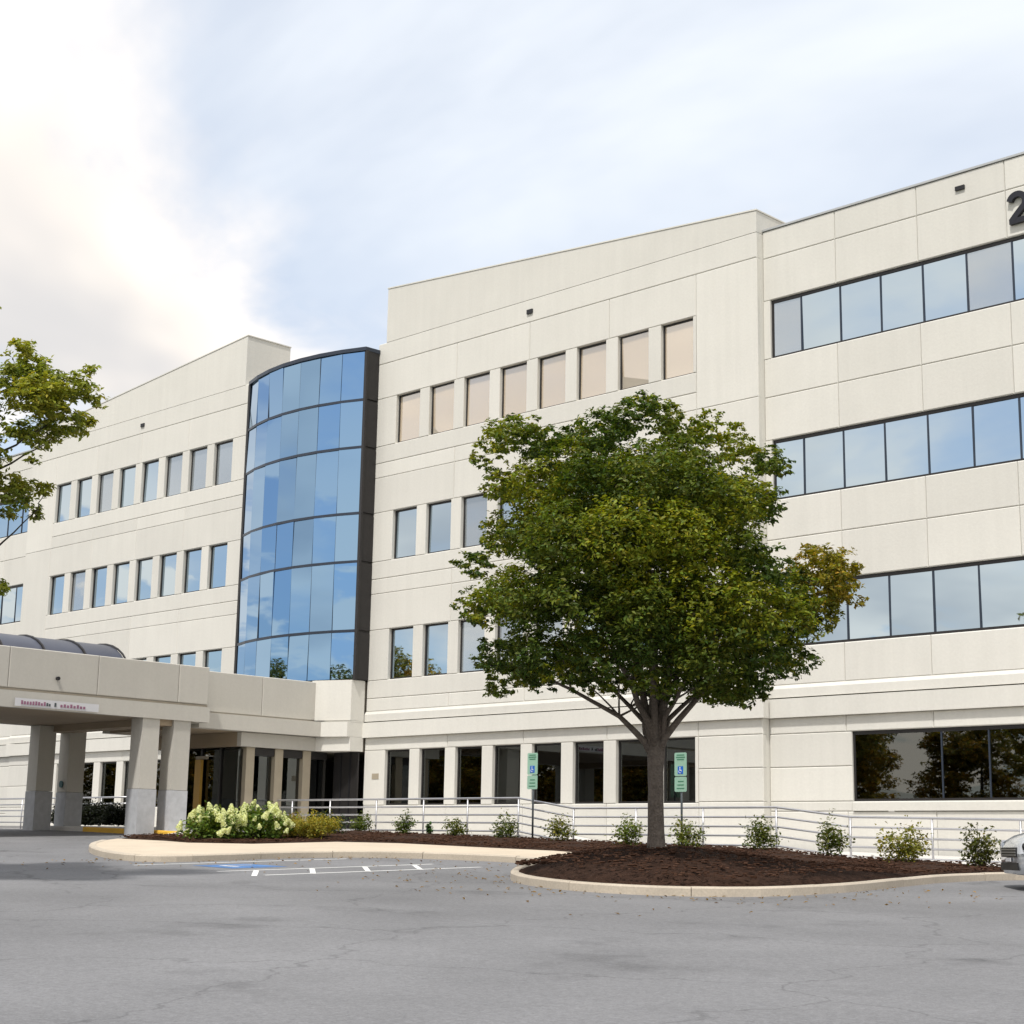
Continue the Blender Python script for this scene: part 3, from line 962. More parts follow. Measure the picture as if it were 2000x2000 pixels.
# ---- link block between canopy and tower
LX0, LX1 = -47.75, -42.95
for sx, x in ((1, LX1), (-1, LX0)):
    for a, b in ((29.62, 32.3), (32.3, 35.06)): xpanel(CAN, 'fascia_panel', a, b, 5.62, 6.9, x, 'canopy_concrete', sgn=sx)
    MB().box(min(x + .35 * sx, x - .1 * sx), max(x + .35 * sx, x - .1 * sx), 29.66, 35.02, 5.08, 5.56).build('belt', 'canopy_concrete', CAN)
    MB().box(min(x + .06 * sx, x - .16 * sx), max(x + .06 * sx, x - .16 * sx), 31.5, 35.02, 4.62, 5.06).build('lower_fascia', 'canopy_concrete', CAN)
    MB().box(min(x - .02 * sx, x - .12 * sx), max(x - .02 * sx, x - .12 * sx), 29.66, 35.02, 5.565, 5.615).build('groove', 'joint', CAN)
MB().box(LX0 + .17, LX1 - .17, 29.62, 35.02, 5.07, 5.2).build('soffit', 'soffit', CAN)
MB().box(LX0 + .17, LX1 - .17, 29.62, 35.02, 6.40, 6.60).build('roof', 'roofing', CAN)
MB().box(LX0 + .17, LX1 - .17, 31.5, 31.66, 4.62, 5.06).build('lower_fascia', 'soffit', CAN)
def base_block(d, z0, z1, name):
    for mir in (False, True):
        pl = [(-43.15, 34.48 - d), (-42.95 + d * .5, 34.48 - d), (-41.70, 34.98 - d), (-41.70, 35.56), (-43.15, 35.56)]
        if mir: pl = [(2 * AX - x, y) for x, y in reversed(pl)]
        MB().zprism(pl, z0, z1).build(name, 'concrete', B)


base_block(0.0, 5.62, 6.95, 'tower_base_panel')
base_block(-0.03, 5.565, 5.615, 'groove')
base_block(0.12, 5.08, 5.56, 'belt')
base_block(-0.02, 4.62, 5.075, 'lower_fascia')
MB().box(-48.9, -41.8, 35.56, 36.1, 4.62, 6.93).build('base_core', 'joint', B)

# ---- glazed entrance lobby below
lobby = thing('entrance_lobby', (AX, 33.4, terrain(AX, 33.4) + .13), 'dark glazed entrance lobby with tan posts under the link roof', 'lobby')
zf = 1.9
for y in (32.02, 33.17, 34.32):
    MB().box(-43.38, -43.06, y - .16, y + .16, zf, 4.61).build('post', 'post_tan', lobby)
for a, b in ((31.66, 31.84), (32.2, 32.99), (33.35, 34.14), (34.5, 35.12)):
    MB().box(-43.25, -43.23, a, b, zf + .1, 4.55).build('pane', 'ground_glass', lobby)
MB().box(-43.34, -43.10, 31.9, 35.2, 4.36, 4.60).build('head_rail', 'bronze_frame', lobby)
for x in (-47.4, -46.4, -45.35, -44.3):
    MB().box(x - .05, x + .05, 31.74, 31.86, zf, 4.61).build('mullion', 'bronze_frame', lobby)
for a, b in ((-47.3, -46.5), (-46.3, -45.45), (-45.25, -44.4), (-44.2, -43.45)):
    MB().box(a, b, 31.79, 31.81, zf + .1, 4.55).build('pane', 'ground_glass', lobby)
MB().box(-45.52, -45.20, 31.62, 31.72, zf, 4.25).build('door_light_strip', 'ochre', lobby)  # ochre strip paints in the warm interior light seen at the door
MB().box(-45.52, -44.9, 31.63, 31.71, 4.26, 4.36).build('door_head', 'post_tan', lobby)
MB().box(-47.6, -43.4, 35.3, 35.4, zf, 4.6).build('back_wall', 'dark_inside', lobby)
MB().box(-47.7, -47.6, 31.8, 35.3, zf, 4.6).build('side_wall', 'dark_inside', lobby)
MB().box(-43.0, -41.75, 35.42, 35.46, zf, 4.61).build('dark_panel', 'bronze_frame', lobby)
for x in (-42.6, -42.15):
    MB().box(x - .025, x + .025, 35.38, 35.42, zf, 4.61).build('mullion', 'black_metal', lobby)


# ------------------------------------------------------------------ ramp and railings
DECK = [(-46.8, 1.98), (-42.3, 1.97), (-32.2, 1.96), (-30.13, 1.67), (-23.53, 1.67), (-21.45, 1.44), (-17.19, 1.38), (-11.0, 1.26)]


def deck(x, T=DECK):
    for (a, za), (b, zb) in zip(T[:-1], T[1:]):
        if a <= x <= b: return za + (zb - za) * (x - a) / (b - a)
    return T[0][1] if x < T[0][0] else T[-1][1]


xs = [-41.4, -38, -35, -32.2, -31.1, -30.13, -27, -23.53, -22.5, -21.45, -19]
mb = MB()
vs = []
for x in xs: vs += [(x, 33.3, 0.9), (x, 33.3, deck(x)), (x, 35.60, deck(x)), (x, 35.60, 0.9)]
fs = []
for i in range(len(xs) - 1):
    for j in range(3): fs.append((4 * i + j, 4 * i + j + 1, 4 * i + 4 + j + 1, 4 * i + 4 + j)[::-1])
fs += [(0, 1, 2, 3)[::-1], tuple(4 * (len(xs) - 1) + j for j in range(4))]
ramp = mb.add(vs, fs).build('access_ramp', 'ramp_concrete')
bm = bmesh.new(); bm.from_mesh(ramp.data); bmesh.ops.recalc_face_normals(bm, faces=bm.faces); bm.to_mesh(ramp.data); bm.free()
tag(ramp, 'pale concrete access ramp stepping down along the building front', 'ramp')


def railing(name, posts, y, label, dk=deck, extra=0.0, endloop=False):
    """five horizontal pipes on posts, following the ramp"""
    x0 = posts[0]
    t = thing(name, ((posts[0] + posts[-1]) / 2, y, dk((posts[0] + posts[-1]) / 2)), label, 'railing')
    for x in posts:
        z = dk(x)
        MB().tube([(x, y, z - 0.35), (x, y, z + 1.0)], 0.026, 8).build('post', 'galvanised', t, True)
    kn = sorted(set(posts + [a for a, _ in DECK if posts[0] < a < posts[-1]]))
    for h in (1.0, 0.77, 0.54, 0.32, 0.09):
        pts = [(x, y, dk(x) + h) for x in kn]
        if endloop and h == 1.0:
            x = kn[0]; z = dk(x) + h
            pts = [(x - .02, y, z - .28), (x - .12, y, z - .22), (x - .14, y, z - .1), (x - .08, y, z - .01)] + pts
        MB().tube(pts, 0.025 if h < 1 else 0.030, 8).build('rail', 'galvanised', t, True)
    return t


railing('ramp_railing', [-45.3, -43.9, -42.3, -40.4, -38.2, -36.09, -34.23, -32.2, -30.13, -27.94, -25.75, -23.53, -21.45, -19.32, -17.19, -15.0, -12.9], 33.2,
        'long galvanised pipe railing on the ramp behind the small shrubs', endloop=True)
railing('landing_railing', [-46.7, -45.9, -45.5], 32.6, 'short galvanised railing on the landing by the lobby', dk=lambda x: 2.12)
railing('terrace_railing', [-61.2, -59.3, -57.4, -55.5, -53.6, -51.7], 33.2, 'galvanised railing before the left wing windows, seen between canopy columns', dk=lambda x: 2.15)
tag(MB().box(-62.0, -50.2, 33.3, 35.60, 1.6, 2.10).build('terrace', 'ramp_concrete'), 'low concrete terrace along the left wing behind the canopy', 'terrace')


# ------------------------------------------------------------------ signs
def park_sign(x, y, zb, zt, zbot, label, rz=0.0):
    t = thing('parking_sign', (x, y, zb), label, 'sign', 'accessible parking signs in the planting bed')
    MB().tube([(x, y + .03, zb - .3), (x, y + .03, zt - .05)], 0.028, 8).build('post', 'sign_post', t, True)
    hgt = zt - zbot
    zs = zbot + hgt * 0.39
    w = .19
    def plate(z0, z1):
        mb = MB()
        c = .025
        poly = [(-w + c, z0), (w - c, z0), (w, z0 + c), (w, z1 - c), (w - c, z1), (-w + c, z1), (-w, z1 - c), (-w, z0 + c)]
        mb.prism([(x + a, b) for a, b in poly], y - .012, y - .004)
        return mb.build('plate', 'sign_green', t)
    p = plate(zs + .01, zt)
    q = plate(zbot, zs - .01)
    yy = y - .0165
    MB().box(x - .085, x + .085, yy, y - .0125, zs + .06, zs + .25).build('blue_square', 'sign_blue', p)
    # wheelchair emblem: head, back, seat, wheel
    ey = y - .0205
    MB().tube([(x - .012, ey, zs + .222), (x - .012, ey + .003, zs + .222)], .014, 10).build('emblem_head', 'white_paint', p)
    MB().box(x - .022, x - .002, ey, ey + .003, zs + .14, zs + .205).build('emblem_back', 'white_paint', p)
    MB().box(x - .001, x + .04, ey, ey + .003, zs + .14, zs + .158).build('emblem_seat', 'white_paint', p)
    ring = [(x - .008 + .042 * math.cos(R(a)), ey, zs + .125 + .042 * math.sin(R(a))) for a in range(150, 351, 20)]
    MB().tube(ring, .006, 6).build('emblem_wheel', 'white_paint', p)
    for z0, z1, hw_ in ((zt - .075, zt - .045, .12), (zt - .13, zt - .10, .14), (zt - .185, zt - .155, .11)):
        MB().box(x - hw_, x + hw_, yy, y - .0125, z0, z1).build('text_line', 'sign_text', p)
    for k in range(3):
        z0 = zbot + .07 + .085 * k
        MB().box(x - .12 + .02 * k, x + .12 - .01 * k, yy, y - .0125, z0, z0 + .026).build('text_line', 'sign_text', q)
    return t


park_sign(-31.2, 32.7, terrain(-31.2, 32.7) + .1, 4.15, 3.17, 'accessible parking sign on a dark post, left of the tree')
park_sign(-25.74, 32.3, terrain(-25.74, 32.3) + .1, 3.99, 3.03, 'accessible parking sign on a dark post, close right of the tree trunk')
pl_ = MB().box(-41.28, -40.95, YC - .012, YC - .003, 3.72, 3.90).build('plaque', 'post_tan', B)


# ------------------------------------------------------------------ plants
def leaf_mesh(name, C, S, Nn, colr, mat, aspect=0.5, fold=0.25):
    """one folded rhombus per leaf"""
    n = len(C)
    Nn = Nn / np.linalg.norm(Nn, axis=1, keepdims=True)
    a = rng.normal(size=(n, 3))
    t = np.cross(Nn, a); t /= np.linalg.norm(t, axis=1, keepdims=True)
    s = np.cross(Nn, t)
    S = S[:, None]
    base = C - t * S * .5
    tip = C + t * S * .5
    lf = C + s * S * aspect * .5 + Nn * S * fold * .5 - t * S * .06
    rt = C - s * S * aspect * .5 + Nn * S * fold * .5 - t * S * .06
    V = np.stack([base, rt, tip, lf], 1).reshape(-1, 3)
    me = bpy.data.meshes.new(name)
    me.vertices.add(4 * n)
    me.vertices.foreach_set('co', V.astype(np.float32).ravel())
    i0 = np.arange(n) * 4
    tri = np.stack([i0, i0 + 1, i0 + 2, i0, i0 + 2, i0 + 3], 1).ravel()
    me.loops.add(6 * n)
    me.loops.foreach_set('vertex_index', tri.astype(np.int32))
    me.polygons.add(2 * n)
    me.polygons.foreach_set('loop_start', (np.arange(2 * n) * 3).astype(np.int32))
    me.polygons.foreach_set('loop_total', np.full(2 * n, 3, np.int32))
    me.update(calc_edges=True)
    at = me.attributes.new('leafcol', 'FLOAT_COLOR', 'POINT')
    c4 = np.concatenate([np.repeat(colr, 4, 0), np.ones((4 * n, 1))], 1)
    at.data.foreach_set('color', c4.astype(np.float32).ravel())
    me.materials.append(MATS[mat])
    me.validate()
    return me


def clump_leaves(clumps, per_m3, size, base, vary, yellow=0.12, flat=0.75, droop=0.0, sc=1.0, spread=.85, fuzz=1.0):
    """leaves through ellipsoidal clumps (x, y, z, r, tint): most sit in the outer shell on short sprays"""
    Cs, Ss, Ns, Ks = [], [], [], []
    for x, y, z, r_, tint in clumps:
        n = int(per_m3 * r_ ** 2.4)
        # sprays: a leaf sits near a twig end, so the clump's edge is ragged
        nt = max(6, n // 14)
        d = rng.normal(size=(nt, 3)); d /= np.linalg.norm(d, axis=1, keepdims=True)
        rad = r_ * (0.30 + spread * rng.random(nt) ** 0.5)
        tw = d * rad[:, None] * np.array([1, 1, flat]) + np.array([x, y, z])
        pick = rng.integers(0, nt, n)
        off = rng.normal(size=(n, 3)) * np.array([.15, .15, .07]) * max(.35 * sc, min(1.3, r_)) * fuzz
        c = tw[pick] + off
        c[:, 2] -= droop * np.linalg.norm(c[:, :2] - np.array([x, y]), axis=1) ** 2
        nn = rng.normal(size=(n, 3)) * .55 + np.array([0, 0, 1.0]) + d[pick] * .45
        k = np.array(base)[None, :] * (1 + vary * rng.normal(size=(n, 1)))
        k = k * np.array([1 + yellow * 1.5, 1 + yellow * .5, 1.0])[None, :] ** rng.normal(size=(n, 1))
        tc = np.array(tint)[None, :]
        k = np.clip(k * tc, .004, .6)
        Cs.append(c); Ss.append(size * (0.7 + .6 * rng.random(n))); Ns.append(nn); Ks.append(k)
    return np.concatenate(Cs), np.concatenate(Ss), np.concatenate(Ns), np.concatenate(Ks)


FW = Vector((-0.7012, 0.7130, 0))        # level direction the photograph looks in; crowns are laid out across it
LT = Vector((0.7130, 0.7012, 0))


def wob(pts, amp):
    out = []
    for i, p in enumerate(pts):
        a = 0 if i in (0,) else amp
        out.append(Vector(p) + Vector((random.uniform(-a, a), random.uniform(-a, a), random.uniform(-a, a) * .5)))
    return out


def limb(parent, p0, p1, r0, r1, n=7, amp=.08, bow=0.15, mat='bark', name='limb'):
    p0, p1 = Vector(p0), Vector(p1)
    hor = Vector((p1.x - p0.x, p1.y - p0.y, 0))
    pts = []
    for i in range(n):
        t = i / (n - 1)
        p = p0.lerp(p1, t) - hor * bow * math.sin(math.pi * t) + Vector((0, 0, 1)) * 0
        pts.append(p)
    pts = wob(pts, amp)
    rad = [r0 + (r1 - r0) * (i / (n - 1)) ** .8 for i in range(n)]
    return MB().tube(pts, rad, 9).build(name, mat, parent, True), pts


def make_tree(name, base, label, trunk_h, trunk_r, tips, clumps, leaf_kw, mat='leaf', bark='bark', group=None, lean=(0, 0), sc=1.0):
    bx, by, bz = base
    t = thing(name, base, label, 'tree', group)
    # trunk with flared foot
    prof = [(-.25, 1.55), (0.0, 1.42), (.12, 1.22), (.4, 1.06), (.9, 1.0), (trunk_h * .62, .98), (trunk_h * .8, 1.0), (trunk_h, 1.15), (trunk_h + .35 * sc, 0.85)]
    pts = [(bx + lean[0] * h, by + lean[1] * h, bz + h) for h, _ in prof]
    MB().tube(wob(pts, .012), [trunk_r * k for _, k in prof], 16).build('trunk', bark, t, True)
    fork = Vector((bx + lean[0] * trunk_h, by + lean[1] * trunk_h, bz + trunk_h))
    for q, r0 in tips:
        o, pts = limb(t, fork + Vector((random.uniform(-.06, .06), random.uniform(-.06, .06), random.uniform(-.15, .15))), q, r0, r0 * .22, 8, .07 * sc, .18, bark)
        for k in range(4):
            i = random.randint(3, 6)
            e = pts[i] + Vector((random.uniform(-1.3, 1.3), random.uniform(-1.3, 1.3), random.uniform(.5, 1.7))) * sc
            limb(o, pts[i], e, r0 * .32, r0 * .06, 5, .06 * sc, .05, bark, 'branch')
    me = leaf_mesh('crown', *clump_leaves(clumps, **leaf_kw), mat)
    tag(link('crown', me, mat, t), kind='stuff').location = -world_loc(t)
    return t


# main tree: clumps laid out in metres across / above its foot, several deep
TK = .68                                # size against a tree standing at the wall
PXM = 119.3
TB = Vector((TREE_AT.x, TREE_AT.y, 1.50))
LUMPS = [(990, 862, 50), (1030, 850, 40), (1070, 880, 50), (1110, 862, 30), (1130, 900, 55), (1180, 855, 55), (1235, 822, 45), (1268, 808, 40), (1310, 825, 42), (1385, 852, 40), (1445, 880, 50), (1510, 915, 42), (1535, 915, 22), (1485, 985, 50), (1345, 890, 55), (960, 905, 28),
         (990, 965, 42), (1060, 960, 75), (1150, 960, 80), (1250, 940, 85), (1350, 965, 85), (1430, 985, 65),
         (940, 1110, 38), (1000, 1065, 50), (1090, 1060, 80), (1200, 1060, 90), (1320, 1060, 90), (1430, 1070, 62), (1480, 1115, 50), (1555, 1150, 54), (1612, 1108, 58), (1650, 1128, 44), (1640, 1165, 42),
         (945, 1200, 45), (1010, 1170, 70), (1110, 1170, 80), (1230, 1180, 85), (1350, 1180, 85), (1460, 1190, 70), (1555, 1215, 58), (1600, 1195, 52),
         (970, 1290, 45), (1050, 1280, 70), (1150, 1280, 66), (1250, 1255, 66), (1370, 1265, 72), (1470, 1270, 70), (1545, 1285, 46), (985, 1345, 34), (1060, 1330, 40), (1395, 1335, 48), (1475, 1335, 42), (1335, 1310, 45), (1130, 1322, 36), (1190, 1335, 34), (1250, 1325, 40), (1300, 1345, 32), (1440, 1350, 40)]
clumps = []
for px, py, pr in LUMPS:
    h = (1669 - py) / PXM
    f_ = 1 + .2 * h / 27
    s, h, r_ = (px - 1290) / PXM * f_, h * f_, pr / PXM * .95
    half = math.sqrt(max(.2, 1 - min(1, (s / 3.4) ** 2 + ((h - 4.55) / 3.1) ** 2))) * 2.95
    n = max(1, int(round(2 * half / 1.02)))
    for k in range(n):
        dd = (-half + 2 * half * (k + .5) / n) + random.uniform(-.2, .2) if n > 1 else random.uniform(-.15, .15)
        p = TB + LT * (s * (1 + dd / 27) + random.uniform(-.07, .07)) + FW * dd + Vector((0, 0, h * (1 + dd / 27) + random.uniform(-.08, .08)))
        tint = (1, 1, 1)
        u = random.random()
        if s > 2.5 and 4.0 < h < 5.0: tint = random.choice(((2.3, 1.35, .8), (2.0, 1.3, .8), (1.5, 1.2, .9)))
        elif u < .36: tint = (1.75, 1.5, .92)
        elif u > .74: tint = (.6, .72, .85)
        clumps.append((p.x, p.y, p.z, r_ * (1.08 if n == 1 else 1.0) * random.uniform(.85, 1.12), tint))
tips = []
for s, h, dd, r0 in ((-3.6, 4.7, .4, .10), (-2.6, 6.0, -1.2, .11), (-1.5, 7.6, .8, .12), (-.5, 8.6, -.5, .13), (.4, 8.4, 1.0, .12), (1.3, 8.0, -.8, .12), (2.2, 6.8, .6, .11), (3.4, 5.6, -.3, .11), (2.6, 4.9, 1.6, .09), (-2.3, 5.0, 1.8, .09), (-.3, 6.6, -2.4, .11), (1.0, 6.0, 2.6, .10), (1.5, 5.4, -2.4, .09)):
    p = TB + (LT * s + FW * dd + Vector((0, 0, h))) * TK
    tips.append((p, r0 * TK))
make_tree('shade_tree', TB, 'vase shaped green shade tree on the mulch mound before the building', 1.72, .13, tips, clumps,
          dict(per_m3=4300, size=.088, flat=.9, base=(.092, .124, .016), vary=.30, yellow=.17, sc=TK, spread=.72, fuzz=.8), sc=TK)

# tree at the left edge: only its right-hand boughs reach into the picture
LB = FW * 26.0 + LT * (-12.0)
LB.z = terrain(LB.x, LB.y)
pit = [(LB.x + 1.5 * math.cos(2 * math.pi * k / 24), LB.y + 1.5 * math.sin(2 * math.pi * k / 24)) for k in range(24)]
poly_sheet('tree_island', pit, 0.08, 'mulch', 0.5, thick=0.3)
rim = [(LB.x + 1.6 * math.cos(2 * math.pi * k / 24), LB.y + 1.6 * math.sin(2 * math.pi * k / 24)) for k in range(25)]
k_ = strip('kerb_stone', rim, 0.16, -0.1, 0.14, 'kerb_concrete', side=1, kind=None)
k_.parent = bpy.data.objects['tree_island']
LB.z += .08
k2 = 3198.4 / 26.0
def lpos(px, py, dd):
    s = (px - 1000) / k2
    h = 1.6 + (1638 - py) / k2
    return Vector((0, 0, h)) + FW * (26.0 + dd) + LT * s * (26.0 + dd) / 26.0
LL = [(10, 655, 22, 0), (25, 640, 15, 1), (60, 672, 14, .3), (20, 720, 42, 0), (75, 722, 40, .4), (125, 745, 30, -.3), (150, 690, 13, .2), (170, 762, 16, 0), (135, 790, 26, .6), (55, 775, 45, -.5), (100, 800, 34, .2), (30, 800, 30, .8), (100, 838, 18, 0), (60, 862, 18, -.4), (55, 885, 11, 0),
      (15, 940, 26, 0), (45, 935, 22, .4), (75, 948, 18, 0), (20, 975, 24, -.3), (60, 985, 16, .3), (5, 1000, 16, 0), (5, 1148, 12, 0), (-20, 1140, 26, .3)]
clumps = []
for px, py, pr, dd in LL:
    p = lpos(px - 16, py + 6, dd)
    clumps.append((p.x, p.y, p.z, pr / k2 * 1.2, random.choice(((1.3, 1.15, .9), (1, 1, 1), (1.15, 1.1, .9)))))
for i in range(70):
    px, py = random.uniform(-640, -110), random.uniform(640, 1130)
    if ((px + 300) / 370) ** 2 + ((py - 850) / 330) ** 2 > 1: continue
    p = lpos(px, py, random.uniform(-2.2, 2.2))
    clumps.append((p.x, p.y, p.z, random.uniform(.35, .7), random.choice(((1.2, 1.1, .9), (1, 1, 1), (.85, .9, 1)))))
tips = [(lpos(-40, 1060, 0), .09), (lpos(-60, 800, .4), .10), (lpos(-150, 620, -.5), .11), (lpos(-330, 560, .3), .12), (lpos(-520, 700, -.6), .10), (lpos(-560, 900, .6), .10), (lpos(-30, 930, -.3), .08)]
LT_tree = make_tree('boundary_tree', LB, 'leafy tree at the left picture edge, its right boughs before the sky', 2.6, .19, tips, clumps,
                    dict(per_m3=9000, size=.105, base=(.20, .235, .042), vary=.2, yellow=.1), bark='dark_bark')
for a, b, r0 in (((-40, 1100), (48, 1000), .022), ((-60, 905), (40, 830), .03), ((-60, 935), (75, 850), .024), ((30, 850), (105, 770), .016), ((-50, 760), (60, 700), .02), ((48, 1000), (70, 950), .012)):
    limb(LT_tree, lpos(*a, 0), lpos(*b, .1), r0, r0 * .35, 6, .03, .03, 'dark_bark', 'branch')

# a belt of trees on the far side of the parking lot: the glass mirrors them
def far_crown():
    cl = []
    for i in range(64):
        a, h = random.uniform(0, 2 * math.pi), random.uniform(.06, 1)
        rr = .34 * math.sqrt(max(.05, 1 - ((h - .5) / .52) ** 2)) * random.uniform(.35, 1)
        cl.append((rr * 12 * math.cos(a), rr * 12 * math.sin(a), h * 12, random.uniform(.9, 1.5), random.choice(((1, 1, 1), (1.4, 1.15, .8), (.8, .85, .9)))))
    return leaf_mesh('crown', *clump_leaves(cl, 330, .30, (.22, .19, .045), .3, .2), 'far_leaf')


FAR_C = [far_crown(), far_crown()]
mbt = MB().tube([(0, 0, -.4), (0, 0, 1.0), (.1, 0, 4.0), (.15, .1, 9.0)], [.34, .25, .2, .06], 8)
FAR_T = mbt.mesh('trunk', True); FAR_T.materials.append(MATS['dark_bark'])
spots = [(-50, -42, 1.75), (-53, -9, .95), (-61, -12, 1.1), (-69, -10, .85), (-77, -13, 1.12), (-86, -11, .92), (-95, -13, 1.15), (-104, -9, 1.0), (-113, -12, 1.1), (-122, -6, .95), (-130, 0, 1.1), (-137, 8, 1.0), (-46, -13, .72), (-39, -15, .8), (-31, -17, .75), (-23, -14, .8), (-15, -17, .85), (-57, -16, .8), (-73, -17, .9), (-90, -17, .9)]
for i, (x, y, s) in enumerate(spots):
    t = thing('parking_lot_tree', (x, y, terrain(x, y)), 'tree across the parking lot, seen only as a dark reflection in the glass', 'tree', 'trees mirrored in the glass')
    for me, nm, mt in ((FAR_T, 'trunk', 'dark_bark'), (FAR_C[i % 2], 'crown', 'far_leaf')):
        o = link(nm, me, mt, t, (x, y, terrain(x, y)))
        o.scale = (s, s, s)
        o.rotation_euler = (0, 0, random.uniform(0, 6.28))
        if nm == 'crown': o['kind'] = 'stuff'


# ---- planting bed
def shrub(name, x, y, w, h, label, base, group=None, size=.06, spiky=.4, dens=1.0, tint=(1, 1, 1), n_stem=5):
    z = terrain(x, y) + .16
    t = thing(name, (x, y, z), label, 'shrub', group)
    n = int(420 * dens * (w / .5) * (h / .5))
    nt = int(18 + 24 * w)
    a = rng.random(nt) * 2 * math.pi
    el = rng.random(nt) ** .7
    rr = np.sqrt(rng.random(nt))
    tw = np.stack([np.cos(a) * rr * w * .5, np.sin(a) * rr * w * .5, h * (.15 + .85 * el * (1 - .45 * rr ** 2)) * (1 + spiky * (rng.random(nt) - .6))], 1)
    pick = rng.integers(0, nt, n)
    f = rng.random((n, 1)) ** .6
    c = tw[pick] * (.35 + .65 * f) + rng.normal(size=(n, 3)) * np.array([.055, .055, .045]) * min(1.6, w / .5)
    c[:, 2] = np.maximum(c[:, 2], .02)
    c += np.array([x, y, z])
    nn = rng.normal(size=(n, 3)) * .7 + np.array([0, 0, .8]) + (tw[pick] / max(w, .3)) * .6
    k = np.clip(np.array(base)[None] * np.array(tint)[None] * (1 + .28 * rng.normal(size=(n, 1))) * np.array([1.2, 1.06, 1.0])[None] ** rng.normal(size=(n, 1)), .004, .6)
    me = leaf_mesh('foliage', c, size * (.7 + .6 * rng.random(n)), nn, k, 'leaf')
    fo = link('foliage', me, 'leaf', t); fo.location = -world_loc(t); fo['kind'] = 'stuff'
    for i in range(n_stem):
        e = tw[random.randrange(nt)]
        MB().tube([(x + random.uniform(-.03, .03), y + random.uniform(-.03, .03), z - .1), (x + e[0] * .5, y + e[1] * .5, z + e[2] * .5), (x + e[0], y + e[1], z + e[2])], [.010, .007, .003], 5).build('stem', 'dark_bark', t)
    return t


G_ = 'small shrubs along the ramp'
SM = [(703, 1638, .62, .62, 'round dark green shrub in the bed, first right of the golden mound', (.05, .08, .02)),
      (792, 1641, .55, .66, 'upright leafy shrub before the railing, second right of the golden mound', (.045, .075, .018)),
      (887, 1646, .60, .55, 'low rounded shrub before the ramp, midway between glass tower and left sign', (.06, .085, .02)),
      (986, 1651, .60, .72, 'taller pointed shrub just left of the left parking sign', (.05, .075, .018)),
      (1096, 1658, .66, .70, 'olive shrub just right of the left parking sign', (.075, .095, .02)),
      (1228, 1666, .62, .72, 'green shrub just left of the tree trunk', (.065, .10, .025)),
      (1342, 1672, .70, .72, 'loose shrub at the foot of the right parking sign', (.075, .105, .03)),
      (1487, 1676, .72, .82, 'pointed shrub before the wall corner, first right of the right parking sign', (.05, .075, .02)),
      (1624, 1690, .62, .82, 'upright shrub before the railing post, below the left end of the big dark window', (.055, .08, .018)),
      (1766, 1703, .86, .82, 'broad yellowish shrub below the big dark window', (.11, .125, .025)),
      (1912, 1712, .66, .80, 'dark shrub nearest the silver car', (.05, .065, .02))]
N_ = Vector((.022, -.03, 1.0))


def on_ground(px, py):
    d = right * (px - 1000) + up * (1000 - py) - back * 3198.44
    t = -1.6 / N_.dot(d)
    return d * t


for px, py, w, h, lab, base in SM:
    p = on_ground(px, py)
    shrub('small_shrub', p.x, p.y, w * 1.12, h * 1.1, lab, base, G_, tint=(1.7, 1.45, 1.0), size=.085, dens=.8, n_stem=4)
p = on_ground(839, 1642)
shrub('grass_tuft', p.x, p.y, .22, .42, 'thin bright green sprig between two shrubs near the ramp', (.06, .13, .03), size=.11, spiky=.6, n_stem=3)
for px, py, w, h, lab in ((627, 1640, .75, .75, 'dark blue-green shrub behind the golden mound'), (655, 1642, .7, .55, 'low dusky shrub between the golden mound and the round dark shrub'), (560, 1640, .9, .62, 'brownish shrub behind the gap between flowers and golden mound')):
    p = on_ground(px, py)
    shrub('back_shrub', p.x, p.y, w, h, lab, (.04, .065, .03) if 'brown' not in lab else (.16, .10, .04), size=.07)
# golden mound
p = on_ground(598, 1651)
shrub('golden_shrub', p.x, p.y, 1.75, .72, 'low golden-green mounded shrub right of the flowering shrub', (.26, .23, .03), size=.065, spiky=.05, dens=3.6, n_stem=8)

# hydrangeas
fl_vars = []
for v in range(3):
    n = 170
    t_ = rng.random(n)
    a = rng.random(n) * 6.28
    r_ = .085 * np.sqrt(1 - t_ * .93) * (.75 + .3 * rng.random(n))
    c = np.stack([np.cos(a) * r_, np.sin(a) * r_, t_ * .20], 1)
    nn = np.stack([np.cos(a), np.sin(a), np.full(n, .5)], 1) + rng.normal(size=(n, 3)) * .3
    k = np.array([.70, .74, .46])[None] * (1 + .12 * rng.normal(size=(n, 1))) * np.array([1, 1, 1.0])
    fl_vars.append(leaf_mesh('flower_head', c, np.full(n, .045), nn, np.clip(k, .1, .85), 'leaf', aspect=.9))


def hydrangea(px, py, w, h, label, nf):
    p = on_ground(px, py)
    t = shrub('flowering_shrub', p.x, p.y, w, h * .86, label, (.06, .11, .02), 'flowering shrubs at the kerb', size=.11, spiky=.35, dens=1.0, tint=(1.5, 1.3, 1.0), n_stem=8)
    z = terrain(p.x, p.y) + .16
    for i in range(nf):
        a, q = random.uniform(0, 6.28), math.sqrt(random.uniform(.05, 1.0))
        fx, fy = math.cos(a) * q * w * .52, math.sin(a) * q * w * .52
        fz = h * (.10 + .80 * math.sqrt(max(0, 1 - q * q)) * random.uniform(.55, 1.0))
        s = random.uniform(.65, 1.05)
        o = link('flower_head', fl_vars[i % 3], 'leaf', t, (p.x + fx, p.y + fy, z + fz))
        o.rotation_euler = (random.uniform(-.5, .5) - fy / w * .9, random.uniform(-.5, .5) + fx / w * .9, random.uniform(0, 6.28))
        o.scale = (s, s, s)


hydrangea(415, 1654, 1.75, .95, 'pale lime flowering shrub nearest the canopy column', 60)
hydrangea(500, 1652, 1.85, 1.02, 'pale lime flowering shrub beside the golden mound', 64)

